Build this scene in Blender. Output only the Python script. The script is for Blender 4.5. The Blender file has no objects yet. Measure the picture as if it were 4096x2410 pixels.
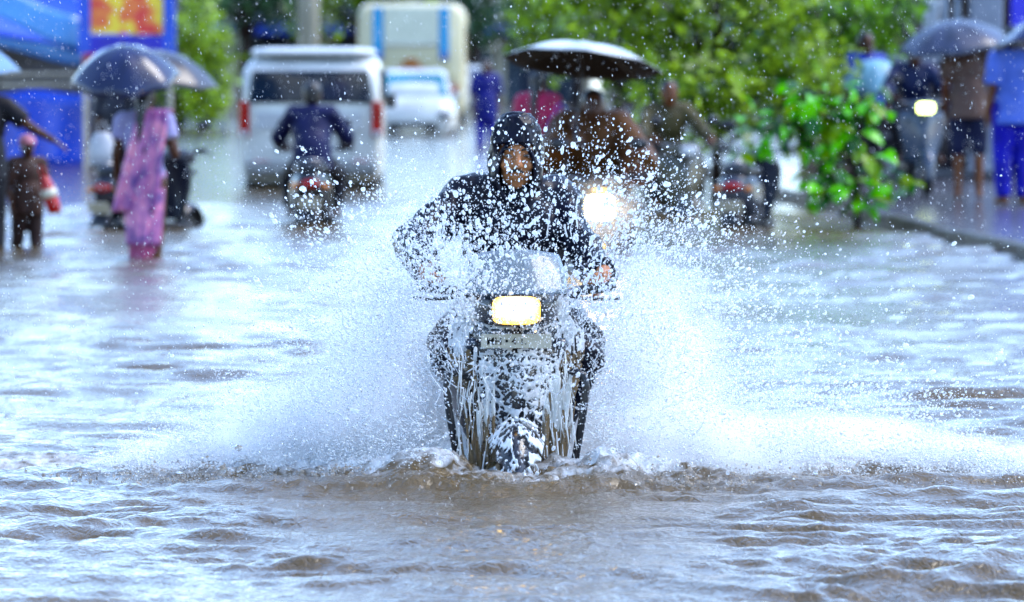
import bpy, bmesh, math, random
import numpy as np
from mathutils import Vector, Matrix, Euler

# ------------------------------------------------------------------ camera, sky, sun, exposure
scene = bpy.context.scene
COL = scene.collection
R = math.radians
CAM_H = 1.48                    # metres above the flood water (water surface is z = 0)
DEPTH = 0.28                    # flood depth over the road
FOCAL = 200.0
cam_data = bpy.data.cameras.new('camera')
cam = bpy.data.objects.new('camera', cam_data); COL.objects.link(cam)
cam.location = (0, 0, CAM_H)
cam.rotation_euler = (R(90 - 2.484), 0, 0)
cam_data.lens = FOCAL; cam_data.sensor_width = 36.0
cam_data.clip_start = 0.5; cam_data.clip_end = 3000
cam_data.dof.use_dof = True
cam_data.dof.focus_distance = 19.0
cam_data.dof.aperture_fstop = 4.6
scene.camera = cam

SUN_EL, SUN_AZ = 55.0, 80.0
world = bpy.data.worlds.new('World'); scene.world = world; world.use_nodes = True
wn = world.node_tree.nodes; wl = world.node_tree.links
sky = wn.new('ShaderNodeTexSky'); sky.sky_type = 'NISHITA'; sky.sun_disc = False
sky.sun_elevation = R(SUN_EL); sky.sun_rotation = R(SUN_AZ)
sky.air_density = 1.0; sky.dust_density = 1.0; sky.ozone_density = 5.0
wl.new(sky.outputs[0], wn['Background'].inputs[0]); wn['Background'].inputs[1].default_value = 0.15
sun_data = bpy.data.lights.new('sun', 'SUN'); sun = bpy.data.objects.new('sun', sun_data); COL.objects.link(sun)
sun_data.energy = 0.7; sun_data.angle = R(30); sun_data.color = (1.0, 0.97, 0.92)
sun.rotation_euler = (R(90 - SUN_EL), 0, R(180 - SUN_AZ))
sun.location = (0, 10, 30)

vs = scene.view_settings
vs.view_transform = 'Standard'; vs.look = 'None'; vs.gamma = 1.0; vs.use_curve_mapping = False
vs.exposure = 2.25
scene.render.engine = 'CYCLES'
cy = scene.cycles
cy.max_bounces = 8; cy.transmission_bounces = 6; cy.transparent_max_bounces = 12; cy.diffuse_bounces = 4; cy.glossy_bounces = 3
cy.caustics_reflective = False; cy.caustics_refractive = True
cy.sample_clamp_indirect = 6.0
cy.volume_bounces = 6; cy.volume_step_rate = 2.0; cy.volume_max_steps = 64
cy.use_denoising = True

rnd = random.Random(7)
rng = np.random.default_rng(11)

# ------------------------------------------------------------------ helpers
def px(x, y_base=None, d=None):
    """distance and lateral position of something whose waterline sits at picture row y_base"""
    s = (y_base - 218) / CAM_H
    return (x - 2048) / s, 22756.0 / s

def tag(o, label=None, cat=None, group=None, kind=None):
    if label: o['label'] = label
    if cat: o['category'] = cat
    if group: o['group'] = group
    if kind: o['kind'] = kind
    return o

def empty(name, loc, rz=0.0, label=None, cat=None, group=None):
    o = bpy.data.objects.new(name, None); COL.objects.link(o)
    o.empty_display_size = 0.1
    o.location = loc; o.rotation_euler = (0, 0, rz)
    return tag(o, label, cat, group)

def toned(c):
    """darkens and saturates every base colour to keep contrast under the high exposure"""
    a = sum(c)/3
    return tuple(min(1.0, max(0.0, a+(x-a)*1.4)*0.52) for x in c)

def mat(name, col, rough=0.5, metal=0.0, var=0.25, scale=6.0, bump=0.0, bscale=30.0, trans=0.0, ior=1.45, coat=0.0, emit=None, estr=0.0, alpha=1.0, col2=None, spec=0.5, stretch=None):
    col = toned(col); col2 = toned(col2) if col2 else None
    if rough >= .45 and spec == 0.5: spec = 0.2
    m = bpy.data.materials.new(name); m.use_nodes = True
    nt = m.node_tree; n = nt.nodes; l = nt.links
    b = n['Principled BSDF']
    b.inputs['Roughness'].default_value = rough; b.inputs['Metallic'].default_value = metal
    b.inputs['Transmission Weight'].default_value = trans; b.inputs['IOR'].default_value = ior
    b.inputs['Coat Weight'].default_value = coat; b.inputs['Alpha'].default_value = alpha
    b.inputs['Specular IOR Level'].default_value = spec
    if emit:
        b.inputs['Emission Color'].default_value = (*emit, 1); b.inputs['Emission Strength'].default_value = estr
    tc = n.new('ShaderNodeTexCoord')
    src = tc.outputs['Object']
    if stretch:
        mp = n.new('ShaderNodeMapping'); mp.inputs['Scale'].default_value = stretch
        l.new(src, mp.inputs[0]); src = mp.outputs[0]
    c2 = col2 or tuple(max(0.0, c * (1 - var)) for c in col)
    if var > 0 or col2:
        nz = n.new('ShaderNodeTexNoise'); nz.inputs['Scale'].default_value = scale; nz.inputs['Detail'].default_value = 5
        rp = n.new('ShaderNodeValToRGB'); rp.color_ramp.elements[0].position = 0.35; rp.color_ramp.elements[1].position = 0.65
        rp.color_ramp.elements[0].color = (*c2, 1); rp.color_ramp.elements[1].color = (*col, 1)
        l.new(src, nz.inputs['Vector']); l.new(nz.outputs['Fac'], rp.inputs[0]); l.new(rp.outputs[0], b.inputs['Base Color'])
    else:
        b.inputs['Base Color'].default_value = (*col, 1)
    if bump > 0:
        nb = n.new('ShaderNodeTexNoise'); nb.inputs['Scale'].default_value = bscale; nb.inputs['Detail'].default_value = 6
        bp = n.new('ShaderNodeBump'); bp.inputs['Strength'].default_value = bump; bp.inputs['Distance'].default_value = 0.02
        l.new(src, nb.inputs['Vector']); l.new(nb.outputs['Fac'], bp.inputs['Height']); l.new(bp.outputs[0], b.inputs['Normal'])
    return m

class MB:
    """collects closed shapes, then links them as ONE mesh object"""
    def __init__(self): self.v = []; self.f = []
    def add(self, v, f):
        o = len(self.v); self.v.extend([tuple(map(float, p)) for p in v]); self.f.extend([tuple(i + o for i in q) for q in f]); return self
    def box(self, c, s, rot=None):
        hx, hy, hz = s[0] / 2, s[1] / 2, s[2] / 2
        vs_ = [Vector((x, y, z)) for x in (-hx, hx) for y in (-hy, hy) for z in (-hz, hz)]
        if rot: e = Euler(rot).to_matrix(); vs_ = [e @ p for p in vs_]
        c = Vector(c)
        return self.add([p + c for p in vs_], [(0,1,3,2),(4,6,7,5),(0,4,5,1),(2,3,7,6),(0,2,6,4),(1,5,7,3)])
    def ell(self, c, r, rot=None, nu=12, nv=8):
        vs_ = [Vector((0, 0, -r[2]))]
        for j in range(1, nv):
            t = -math.pi/2 + math.pi*j/nv
            for i in range(nu):
                a = 2*math.pi*i/nu
                vs_.append(Vector((r[0]*math.cos(t)*math.cos(a), r[1]*math.cos(t)*math.sin(a), r[2]*math.sin(t))))
        vs_.append(Vector((0, 0, r[2])))
        if rot: e = Euler(rot).to_matrix(); vs_ = [e @ p for p in vs_]
        c = Vector(c); f = []
        for i in range(nu): f.append((0, 1+(i+1) % nu, 1+i))
        for j in range(nv-2):
            for i in range(nu):
                a = 1+j*nu+i; b = 1+j*nu+(i+1) % nu; f.append((a, b, b+nu, a+nu))
        last = len(vs_)-1; base = 1+(nv-2)*nu
        for i in range(nu): f.append((base+i, base+(i+1) % nu, last))
        return self.add([p + c for p in vs_], f)
    def tube(self, pts, rad, seg=8, caps=True, closed=False):
        pts = [Vector(p) for p in pts]; n = len(pts)
        if not hasattr(rad, '__len__'): rad = [rad]*n
        vs_ = []; prev = None
        for i, p in enumerate(pts):
            if closed: t = (pts[(i+1) % n]-pts[i-1]).normalized()
            else: t = (pts[min(i+1, n-1)]-pts[max(i-1, 0)]).normalized()
            if prev is None:
                up = Vector((0, 0, 1)) if abs(t.z) < 0.9 else Vector((1, 0, 0))
                u = t.cross(up).normalized()
            else:
                u = (prev - t*prev.dot(t)).normalized()
            prev = u; w = t.cross(u)
            for k in range(seg):
                a = 2*math.pi*k/seg; vs_.append(p+(u*math.cos(a)+w*math.sin(a))*rad[i])
        f = []
        for i in range(n if closed else n-1):
            j = (i+1) % n
            for k in range(seg):
                f.append((i*seg+k, i*seg+(k+1) % seg, j*seg+(k+1) % seg, j*seg+k))
        if caps and not closed:
            f.append(tuple(range(seg-1, -1, -1))); f.append(tuple((n-1)*seg+k for k in range(seg)))
        return self.add(vs_, f)
    def cap(self, a, b, ra, rb, seg=10, round_=(True, True)):
        """tapered capsule"""
        a = Vector(a); b = Vector(b); L = (b-a).length
        t = (b-a)/L if L > 1e-6 else Vector((0, 0, 1))
        pts, rr = [], []
        if round_[0]:
            for k in range(4):
                an = math.pi/2*(1-k/4)*0.97; pts.append(a-t*ra*math.sin(an)); rr.append(ra*math.cos(an))
        pts += [a, b]; rr += [ra, rb]
        if round_[1]:
            for k in range(1, 5):
                an = math.pi/2*k/4*0.97; pts.append(b+t*rb*math.sin(an)); rr.append(rb*math.cos(an))
        return self.tube(pts, rr, seg)
    def loft(self, rings, caps=True):
        n = len(rings[0]); vs_ = [p for r in rings for p in r]; f = []
        for i in range(len(rings)-1):
            for k in range(n):
                f.append((i*n+k, i*n+(k+1) % n, (i+1)*n+(k+1) % n, (i+1)*n+k))
        if caps: f.append(tuple(range(n-1, -1, -1))); f.append(tuple((len(rings)-1)*n+k for k in range(n)))
        return self.add(vs_, f)
    def grid(self, fn, nu, nv):
        vs_ = [fn(i/nu, j/nv) for j in range(nv+1) for i in range(nu+1)]
        f = [(j*(nu+1)+i, j*(nu+1)+i+1, (j+1)*(nu+1)+i+1, (j+1)*(nu+1)+i) for j in range(nv) for i in range(nu)]
        return self.add(vs_, f)
    def mesh(self, name):
        me = bpy.data.meshes.new(name); me.from_pydata(self.v, [], self.f); me.update(); return me
    def build(self, name, m, parent=None, smooth=False, bevel=0.0, solid=0.0, sub=0, fixn=True):
        me = self.mesh(name)
        if fixn:
            bm = bmesh.new(); bm.from_mesh(me); bmesh.ops.recalc_face_normals(bm, faces=bm.faces); bm.to_mesh(me); bm.free()
        return link(name, me, m, parent, smooth, bevel, solid, sub)

def link(name, me, m, parent=None, smooth=False, bevel=0.0, solid=0.0, sub=0):
    if m is not None: me.materials.append(m)
    if smooth:
        me.polygons.foreach_set('use_smooth', np.ones(len(me.polygons), dtype=bool))
    o = bpy.data.objects.new(name, me); COL.objects.link(o)
    if parent: o.parent = parent
    if solid: md = o.modifiers.new('solid', 'SOLIDIFY'); md.thickness = solid; md.offset = 0
    if bevel: md = o.modifiers.new('bevel', 'BEVEL'); md.width = bevel; md.segments = 2; md.limit_method = 'ANGLE'
    if sub: md = o.modifiers.new('sub', 'SUBSURF'); md.levels = sub; md.render_levels = sub
    return o

_tex = {}
def clouds(size):
    if size not in _tex:
        t = bpy.data.textures.new('folds', 'CLOUDS'); t.noise_scale = size; t.noise_depth = 2; _tex[size] = t
    return _tex[size]

def remesh(mb, voxel, smooth=3, folds=0.0, fsize=0.12, deci=0.0):
    """one continuous skin grown round the collected shapes"""
    me = mb.mesh('raw')
    bm = bmesh.new(); bm.from_mesh(me); bmesh.ops.recalc_face_normals(bm, faces=bm.faces); bm.to_mesh(me); bm.free()
    ob = bpy.data.objects.new('raw', me); COL.objects.link(ob)
    md = ob.modifiers.new('r', 'REMESH'); md.mode = 'VOXEL'; md.voxel_size = voxel
    if smooth: ms = ob.modifiers.new('s', 'SMOOTH'); ms.factor = 0.5; ms.iterations = smooth
    if folds:
        mdp = ob.modifiers.new('d', 'DISPLACE'); mdp.texture = clouds(fsize); mdp.strength = folds; mdp.mid_level = 0.5; mdp.texture_coords = 'LOCAL'
    if deci: mdc = ob.modifiers.new('c', 'DECIMATE'); mdc.ratio = deci
    dg = bpy.context.evaluated_depsgraph_get()
    out = bpy.data.meshes.new_from_object(ob.evaluated_get(dg))
    bpy.data.objects.remove(ob); bpy.data.meshes.remove(me)
    out.materials.clear()
    return out

# ---- cheap vectorised value noise
_perm = np.random.default_rng(5).random((64, 64, 64)).astype(np.float32)
def vnoise(x, y, z=0.0):
    x = np.asarray(x, dtype=np.float64); y = np.asarray(y, dtype=np.float64); z = np.broadcast_to(np.asarray(z, dtype=np.float64), x.shape)
    xi = np.floor(x).astype(int); yi = np.floor(y).astype(int); zi = np.floor(z).astype(int)
    fx = x-xi; fy = y-yi; fz = z-zi
    fx = fx*fx*(3-2*fx); fy = fy*fy*(3-2*fy); fz = fz*fz*(3-2*fz)
    out = 0
    for dx in (0, 1):
        for dy in (0, 1):
            for dz in (0, 1):
                w = (fx if dx else 1-fx)*(fy if dy else 1-fy)*(fz if dz else 1-fz)
                out = out+w*_perm[(xi+dx) % 64, (yi+dy) % 64, (zi+dz) % 64]
    return out
def fbm(x, y, z=0.0, o=4):
    a = 0.5; s = 0; t = 0
    for k in range(o):
        s = s+a*vnoise(x*2**k+k*17.3, y*2**k+k*9.1, z*2**k); t += a; a *= 0.5
    return s/t

# ------------------------------------------------------------------ materials
MT = {}
def water_material():
    m = bpy.data.materials.new('muddy_water'); m.use_nodes = True
    nt = m.node_tree; n = nt.nodes; l = nt.links; b = n['Principled BSDF']
    tc = n.new('ShaderNodeTexCoord')
    nz = n.new('ShaderNodeTexNoise'); nz.inputs['Scale'].default_value = 0.6; nz.inputs['Detail'].default_value = 4
    rp = n.new('ShaderNodeValToRGB')
    rp.color_ramp.elements[0].color = (0.045, 0.027, 0.007, 1); rp.color_ramp.elements[1].color = (0.105, 0.066, 0.020, 1)
    l.new(tc.outputs['Object'], nz.inputs['Vector']); l.new(nz.outputs['Fac'], rp.inputs[0])
    at = n.new('ShaderNodeAttribute'); at.attribute_name = 'foam'
    fn = n.new('ShaderNodeTexNoise'); fn.inputs['Scale'].default_value = 22; fn.inputs['Detail'].default_value = 8
    l.new(tc.outputs['Object'], fn.inputs['Vector'])
    mu = n.new('ShaderNodeMath'); mu.operation = 'MULTIPLY_ADD'; l.new(fn.outputs['Fac'], mu.inputs[0]); mu.inputs[1].default_value = 1.6; mu.inputs[2].default_value = -1.15
    ad = n.new('ShaderNodeMath'); ad.operation = 'MULTIPLY_ADD'; ad.use_clamp = True; l.new(at.outputs['Fac'], ad.inputs[0]); ad.inputs[1].default_value = 1.3
    l.new(mu.outputs[0], ad.inputs[2])
    mm = n.new('ShaderNodeMath'); mm.operation = 'MULTIPLY'; mm.use_clamp = True; l.new(ad.outputs[0], mm.inputs[0])
    gt = n.new('ShaderNodeMath'); gt.operation = 'MULTIPLY'; gt.use_clamp = True; gt.inputs[1].default_value = 4.0; l.new(at.outputs['Fac'], gt.inputs[0])
    l.new(gt.outputs[0], mm.inputs[1])
    mx = n.new('ShaderNodeMix'); mx.data_type = 'RGBA'; l.new(mm.outputs[0], mx.inputs['Factor'])
    l.new(rp.outputs[0], mx.inputs['A']); mx.inputs['B'].default_value = (0.80, 0.84, 0.86, 1)
    l.new(mx.outputs['Result'], b.inputs['Base Color'])
    rr = n.new('ShaderNodeMath'); rr.operation = 'MULTIPLY_ADD'; l.new(mm.outputs[0], rr.inputs[0]); rr.inputs[1].default_value = 0.5; rr.inputs[2].default_value = 0.045
    l.new(rr.outputs[0], b.inputs['Roughness'])
    b.inputs['IOR'].default_value = 1.33
    # fine wind ripples, longer across the street than along it
    mp = n.new('ShaderNodeMapping'); mp.inputs['Scale'].default_value = (1.0, 0.55, 1.0); l.new(tc.outputs['Object'], mp.inputs[0])
    n1 = n.new('ShaderNodeTexNoise'); n1.inputs['Scale'].default_value = 36; n1.inputs['Detail'].default_value = 4; n1.inputs['Distortion'].default_value = 1.0
    l.new(mp.outputs[0], n1.inputs['Vector'])
    bp = n.new('ShaderNodeBump'); bp.inputs['Strength'].default_value = 0.85; bp.inputs['Distance'].default_value = 0.012
    l.new(n1.outputs['Fac'], bp.inputs['Height']); l.new(bp.outputs[0], b.inputs['Normal'])
    return m

def drop_material(name, white, tint=(0.88, 0.94, 0.97), rough=0.03, through=0.5):
    m = bpy.data.materials.new(name); m.use_nodes = True
    nt = m.node_tree; n = nt.nodes; l = nt.links; n.remove(n['Principled BSDF'])
    g = n.new('ShaderNodeBsdfGlass'); g.inputs['IOR'].default_value = 1.33; g.inputs['Roughness'].default_value = rough
    g.inputs['Color'].default_value = (0.97, 0.99, 1, 1)
    d = n.new('ShaderNodeBsdfDiffuse'); d.inputs['Color'].default_value = (*tint, 1)
    t = n.new('ShaderNodeBsdfTranslucent'); t.inputs['Color'].default_value = (*tint, 1)
    a = n.new('ShaderNodeMixShader'); a.inputs[0].default_value = through; l.new(d.outputs[0], a.inputs[1]); l.new(t.outputs[0], a.inputs[2])
    nz = n.new('ShaderNodeTexNoise'); nz.inputs['Scale'].default_value = 14; tc = n.new('ShaderNodeTexCoord'); l.new(tc.outputs['Object'], nz.inputs['Vector'])
    mr = n.new('ShaderNodeMapRange'); mr.inputs['From Min'].default_value = 0.3; mr.inputs['From Max'].default_value = 0.7
    mr.inputs['To Min'].default_value = max(0, white-0.2); mr.inputs['To Max'].default_value = min(1, white+0.2)
    l.new(nz.outputs['Fac'], mr.inputs['Value'])
    x = n.new('ShaderNodeMixShader'); l.new(mr.outputs[0], x.inputs[0]); l.new(g.outputs[0], x.inputs[1]); l.new(a.outputs[0], x.inputs[2])
    l.new(x.outputs[0], n['Material Output'].inputs['Surface'])
    return m

MT['water'] = water_material()
MT['drop'] = drop_material('clear_drops', 0.44, (0.93, 0.97, 1.0))
MT['mist'] = drop_material('fine_spray', 0.95, (0.95, 0.98, 1.0))
MT['sheet'] = drop_material('running_water', 0.64, (0.93, 0.95, 0.96), 0.05, 0.15)
MT['mud'] = drop_material('muddy_running_water', 0.62, (0.34, 0.235, 0.12), 0.08)
MT['curtain'] = drop_material('streaming_curtain', 0.6, (0.88, 0.88, 0.84), 0.06, 0.25)
MT['rain'] = drop_material('rain_drops', 0.6, (0.95, 0.97, 1.0))
MT['asphalt'] = mat('asphalt', (0.05, 0.05, 0.055), 0.5, var=0.3, bump=0.3, bscale=60)
MT['paving'] = mat('wet_paving', (0.24, 0.24, 0.27), 0.16, var=0.45, scale=3.0, bump=0.2, bscale=12)
MT['kerb'] = mat('kerb_stone', (0.10, 0.085, 0.065), 0.45, var=0.5, scale=7, bump=0.5)
MT['tyre'] = mat('tyre_rubber', (0.012, 0.012, 0.014), 0.55, bump=0.2)
MT['black'] = mat('black_plastic', (0.012, 0.012, 0.016), 0.28, var=0.3)
MT['steel'] = mat('steel', (0.55, 0.55, 0.57), 0.25, metal=1.0)
MT['chrome'] = mat('chrome', (0.8, 0.8, 0.82), 0.08, metal=1.0, var=0.05)
MT['glass_dark'] = mat('vehicle_glass', (0.02, 0.035, 0.06), 0.04, var=0.2, coat=0.5)
MT['visor'] = mat('visor_plastic', (0.80, 0.90, 0.95), 0.10, trans=0.72, ior=1.3, var=0.05)
MT['plate'] = mat('plate_white', (0.98, 0.93, 0.78), 0.35, var=0.12)
MT['ink'] = mat('ink_black', (0.01, 0.01, 0.01), 0.5, var=0)
MT['tail'] = mat('tail_lamp_red', (0.55, 0.015, 0.02), 0.12, var=0.3)
MT['amber'] = mat('amber_lens', (0.8, 0.28, 0.03), 0.12, var=0.2)
MT['lens_off'] = mat('clear_lens', (0.75, 0.78, 0.8), 0.08, var=0.1, coat=0.5)
MT['lamp'] = mat('lit_headlamp', (0.25, 0.18, 0.06), 0.3, var=0, emit=(1.0, 0.66, 0.17), estr=1.2)
def lamp_glow(m, zc, w, h, hot, rim):
    n = m.node_tree.nodes; l = m.node_tree.links; b = n['Principled BSDF']
    tc = n.new('ShaderNodeTexCoord'); mp = n.new('ShaderNodeMapping'); mp.vector_type = 'POINT'
    mp.inputs['Scale'].default_value = (1/w, 0, 1/h); mp.inputs['Location'].default_value = (0, 0, -zc/h)
    ln = n.new('ShaderNodeVectorMath'); ln.operation = 'LENGTH'; rp = n.new('ShaderNodeValToRGB')
    rp.color_ramp.elements[0].position = .25; rp.color_ramp.elements[0].color = (*hot, 1); rp.color_ramp.elements[1].position = 1.0; rp.color_ramp.elements[1].color = (*rim, 1)
    l.new(tc.outputs['Object'], mp.inputs[0]); l.new(mp.outputs[0], ln.inputs[0]); l.new(ln.outputs['Value'], rp.inputs[0]); l.new(rp.outputs[0], b.inputs['Emission Color'])
lamp_glow(MT['lamp'], .878, .082, .052, (1.0, .86, .52), (.85, .46, .07))
MT['lamp_far'] = mat('lit_headlamp_glare', (0.25, 0.18, 0.06), 0.3, var=0, emit=(1.0, 0.62, 0.13), estr=24.0)
MT['lamp_green'] = mat('lit_headlamp_white', (0.2, 0.2, 0.1), 0.3, var=0, emit=(0.80, 1.0, 0.30), estr=2.2)
MT['skin'] = mat('brown_skin', (0.20, 0.085, 0.048), 0.45, var=0.2, scale=9)
MT['skin2'] = mat('dark_brown_skin', (0.10, 0.045, 0.027), 0.45, var=0.2, scale=9)
MT['hair'] = mat('black_hair', (0.010, 0.008, 0.008), 0.4, var=0.4, scale=40)
MT['eye'] = mat('eye_white', (0.34, 0.31, 0.28), 0.2, var=0)
MT['iris'] = mat('iris_dark', (0.015, 0.01, 0.008), 0.15, var=0)
MT['raincoat'] = mat('black_raincoat', (0.006, 0.007, 0.018), 0.34, var=0.4, bump=0.4, bscale=14, spec=0.14)
MT['brown_coat'] = mat('brown_raincoat', (0.125, 0.056, 0.024), 0.65, var=0.4, bump=0.2)

# ------------------------------------------------------------------ setting: road and flood water
def road_and_water():
    r = MB().box((0, 150, -DEPTH-0.15), (700, 700, 0.30)).build('road', MT['asphalt']); tag(r, kind='structure')
    nx = 380
    yy = np.concatenate([[-60, -20, 0, 6, 9], np.linspace(11, 14, 40, endpoint=False), np.linspace(14, 21.5, 380, endpoint=False), np.linspace(21.5, 30, 160, endpoint=False), np.linspace(30, 56, 270, endpoint=False), 56.0*np.exp(np.linspace(0, math.log(240/56.0), 170)), [320, 480]])
    t = np.linspace(-1, 1, nx); u = np.sinh(4.0*t)/math.sinh(4.0)
    W = np.maximum(14.0, yy*0.9)
    X = u[None, :]*W[:, None]; Y = np.repeat(yy[:, None], nx, 1)
    g = np.random.default_rng(3)
    H = np.zeros_like(X)
    wx = X+0.35*fbm(X*1.1, Y*0.7, 3.0)+0.1*fbm(X*4, Y*3, 8.0); wy = Y+0.5*fbm(X*0.9+30, Y*0.8, 5.0)
    cell = np.maximum(np.gradient(yy)[:, None], 0.012+0*X)                                              # grid step along the street
    gain = 0.25+1.9*np.clip(fbm(X*0.9, Y*0.5, 9.0)-.22, 0, 1)**1.2
    for k in range(64):
        lam = 0.055*(1.1/0.055)**g.random()
        ang = g.normal(math.pi/2, 0.55)
        kx, ky = 2*math.pi/lam*math.cos(ang), 2*math.pi/lam*math.sin(ang)
        amp = 0.0030*lam**0.80*(1.0 if lam > .2 else 1.15)
        ok = np.clip((lam/np.maximum(cell, 1e-3)-2.5)/3.0, 0, 1)
        if lam < .25: ok = ok*np.clip((29-Y)/6, 0, 1)
        ph = kx*wx+ky*wy+g.random()*6.28
        H += ok*amp*(np.sin(ph)+0.25*np.sin(2*ph+1.0))
    H *= gain*np.interp(Y, [0, 20.5, 22.5, 29, 36, 200], [1.75, 1.75, 1.30, 1.5, 2.2, 2.4])
    # steeper wind bands on the right of the street
    band = np.clip((X-.15)/.8, 0, 1)*np.clip((19.0-Y)/.8, 0, 1)*(.35+1.1*fbm(X*.8, Y*.9, 14.0))+1.6*np.exp(-((X-1.75)/.75)**2-((Y-24.3)/1.9)**2)+.7*np.exp(-((X+.75)/.5)**2-((Y-22.5)/1.2)**2)+.6*np.exp(-((X+1.3)/.6)**2-((Y-20.8)/.5)**2)
    for k in range(16):
        lam = .10*(.42/.10)**g.random(); ang = g.normal(math.pi/2, .22); kx, ky = 2*math.pi/lam*math.cos(ang), 2*math.pi/lam*math.sin(ang)
        ok = np.clip((lam/np.maximum(cell, 1e-3)-2.5)/3.0, 0, 1)
        ok = ok*np.clip((30-Y)/4, 0, 1)
        H += ok*band*.0115*lam**.9*np.sin(kx*wx+ky*wy+g.random()*6.28)
    # crisp little capillary ripples in streaky patches
    pat = np.clip((fbm(X*2.2, Y*1.1, 21.0)-.52)*7, 0, 1)*np.clip((21-Y)/1.5, 0, 1)*np.clip((Y-12)/2, 0, 1)
    for k in range(18):
        lam = .06*(.16/.06)**g.random(); ang = g.normal(math.pi*.5, .6); kx, ky = 2*math.pi/lam*math.cos(ang), 2*math.pi/lam*math.sin(ang)
        H += pat*.0115*lam*np.sin(kx*wx+ky*wy+g.random()*6.28)
    # larger swells of the flood
    H += 0.010*(fbm(X*1.3, Y*0.8, 2.0)-0.5)*np.clip((60-Y)/40, 0, 1)*np.clip((Y-6)/6, 0, 1)
    # chop churned up round the scooter
    dx = X-0.02; dy = Y-19.45
    chop = np.exp(-(dx/1.25)**2-((dy-0.05)/0.42)**2)
    c1 = np.abs(fbm(X*9, Y*7, 1.0)-0.5)*2; c2 = np.abs(fbm(X*22, Y*16, 4.0)-0.5)*2
    H += chop*(0.055*(0.5-c1)+0.030*(0.5-c2))
    H += 0.028*np.exp(-((np.hypot(dx, dy*1.1)-0.36)/0.13)**2)*np.clip(0.2+1.3*fbm(X*6, Y*6, 7.0), 0, 1)
    # wake ridges spreading out on both sides
    for s in (-1, 1):
        ax = s*dx; ridge = np.exp(-((dy-0.10-0.42*ax)/0.22)**2)*np.clip(ax/0.3, 0, 1)*np.clip((2.6-ax)/2.0, 0, 1)
        H += ridge*(0.020+0.05*(0.5-c1)*2)
    # scattered rough patches where the rain beats
    rough = np.clip(fbm(X*0.8, Y*0.35, 12.0)-0.54, 0, 1)*6
    H += np.clip(rough, 0, 1)*0.022*(0.5-np.abs(fbm(X*5, Y*3.2, 6.0)-0.5)*2)*np.clip((45-Y)/15, 0, 1)
    H *= np.clip((230-Y)/60, 0, 1)*np.clip((Y+10)/14, 0, 1)
    # foam field
    foam = 0.9*np.exp(-(dx/0.8)**2-((dy-0.1)/0.30)**2)*0.55
    for s in (-1, 1):
        ax = s*dx
        foam = np.maximum(foam, np.clip(np.exp(-((dy-0.20-0.42*ax)/0.35)**2)*np.clip(ax/0.3, 0, 1)*np.clip((3.0-ax)/1.6, 0, 1), 0, 1)*0.95)
    foam = np.maximum(foam, 0.55*np.exp(-(dx/0.6)**2)*np.clip((dy-0.6)/0.5, 0, 1)*np.clip((26-Y)/5, 0, 1))
    foam *= 0.3+1.0*fbm(X*3, Y*1.6, 3.3)
    V = np.stack([X, Y, H], -1).reshape(-1, 3).astype(np.float32)
    n0, n1 = X.shape
    idx = np.arange(n0*n1).reshape(n0, n1)
    F = np.stack([idx[:-1, :-1], idx[:-1, 1:], idx[1:, 1:], idx[1:, :-1]], -1).reshape(-1, 4)
    me = np_mesh('water', V, F)
    a = me.attributes.new('foam', 'FLOAT', 'POINT'); a.data.foreach_set('value', foam.reshape(-1).astype(np.float32))
    w = link('water', me, MT['water'], smooth=True); tag(w, kind='structure')

def np_mesh(name, V, F):
    me = bpy.data.meshes.new(name); n = len(V); m, k = F.shape
    me.vertices.add(n); me.vertices.foreach_set('co', np.ascontiguousarray(V, dtype=np.float32).reshape(-1))
    me.loops.add(m*k); me.loops.foreach_set('vertex_index', np.ascontiguousarray(F, dtype=np.int32).reshape(-1))
    me.polygons.add(m); me.polygons.foreach_set('loop_start', np.arange(0, m*k, k, dtype=np.int32))
    me.update(calc_edges=True); me.validate()
    return me
road_and_water()

# pavement on the right with a kerb of single stones
def pavement():
    edge = [(4.35, 32.0), (3.74, 41.4), (3.22, 49.6), (3.05, 53.0), (2.7, 60.0), (2.2, 75.0)]
    m = MB()
    top = [(x+0.06, y, 0.09) for x, y in edge]+[(14, 75, 0.09), (14, 32, 0.09)]
    bot = [(x, y, -DEPTH) for x, y, z in top]
    n = len(top); m.add(top+bot, [tuple(range(n)), tuple(range(2*n-1, n-1, -1))]+[(i, (i+1) % n, (i+1) % n+n, i+n) for i in range(n)])
    p = m.build('pavement', MT['paving']); tag(p, kind='structure')
    k = empty('kerb', (edge[0][0], edge[0][1], 0)); tag(k, kind='structure')
    for (x0, y0), (x1, y1) in zip(edge[:-1], edge[1:]):
        L = math.hypot(x1-x0, y1-y0); c = max(1, round(L/0.75)); a = math.atan2(y1-y0, x1-x0)
        for i in range(c):
            t = (i+0.5)/c
            s = MB().box((0, 0, 0), (L/c-0.02, 0.14, 0.40)).build('kerb_stone', MT['kerb'], k, bevel=0.015)
            s.location = (x0+(x1-x0)*t-edge[0][0]-0.02, y0+(y1-y0)*t-edge[0][1], -0.10+rnd.uniform(-0.012, 0.012)); s.rotation_euler = (rnd.uniform(-.03, .03), 0, a+rnd.uniform(-.02, .02))
pavement()
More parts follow.
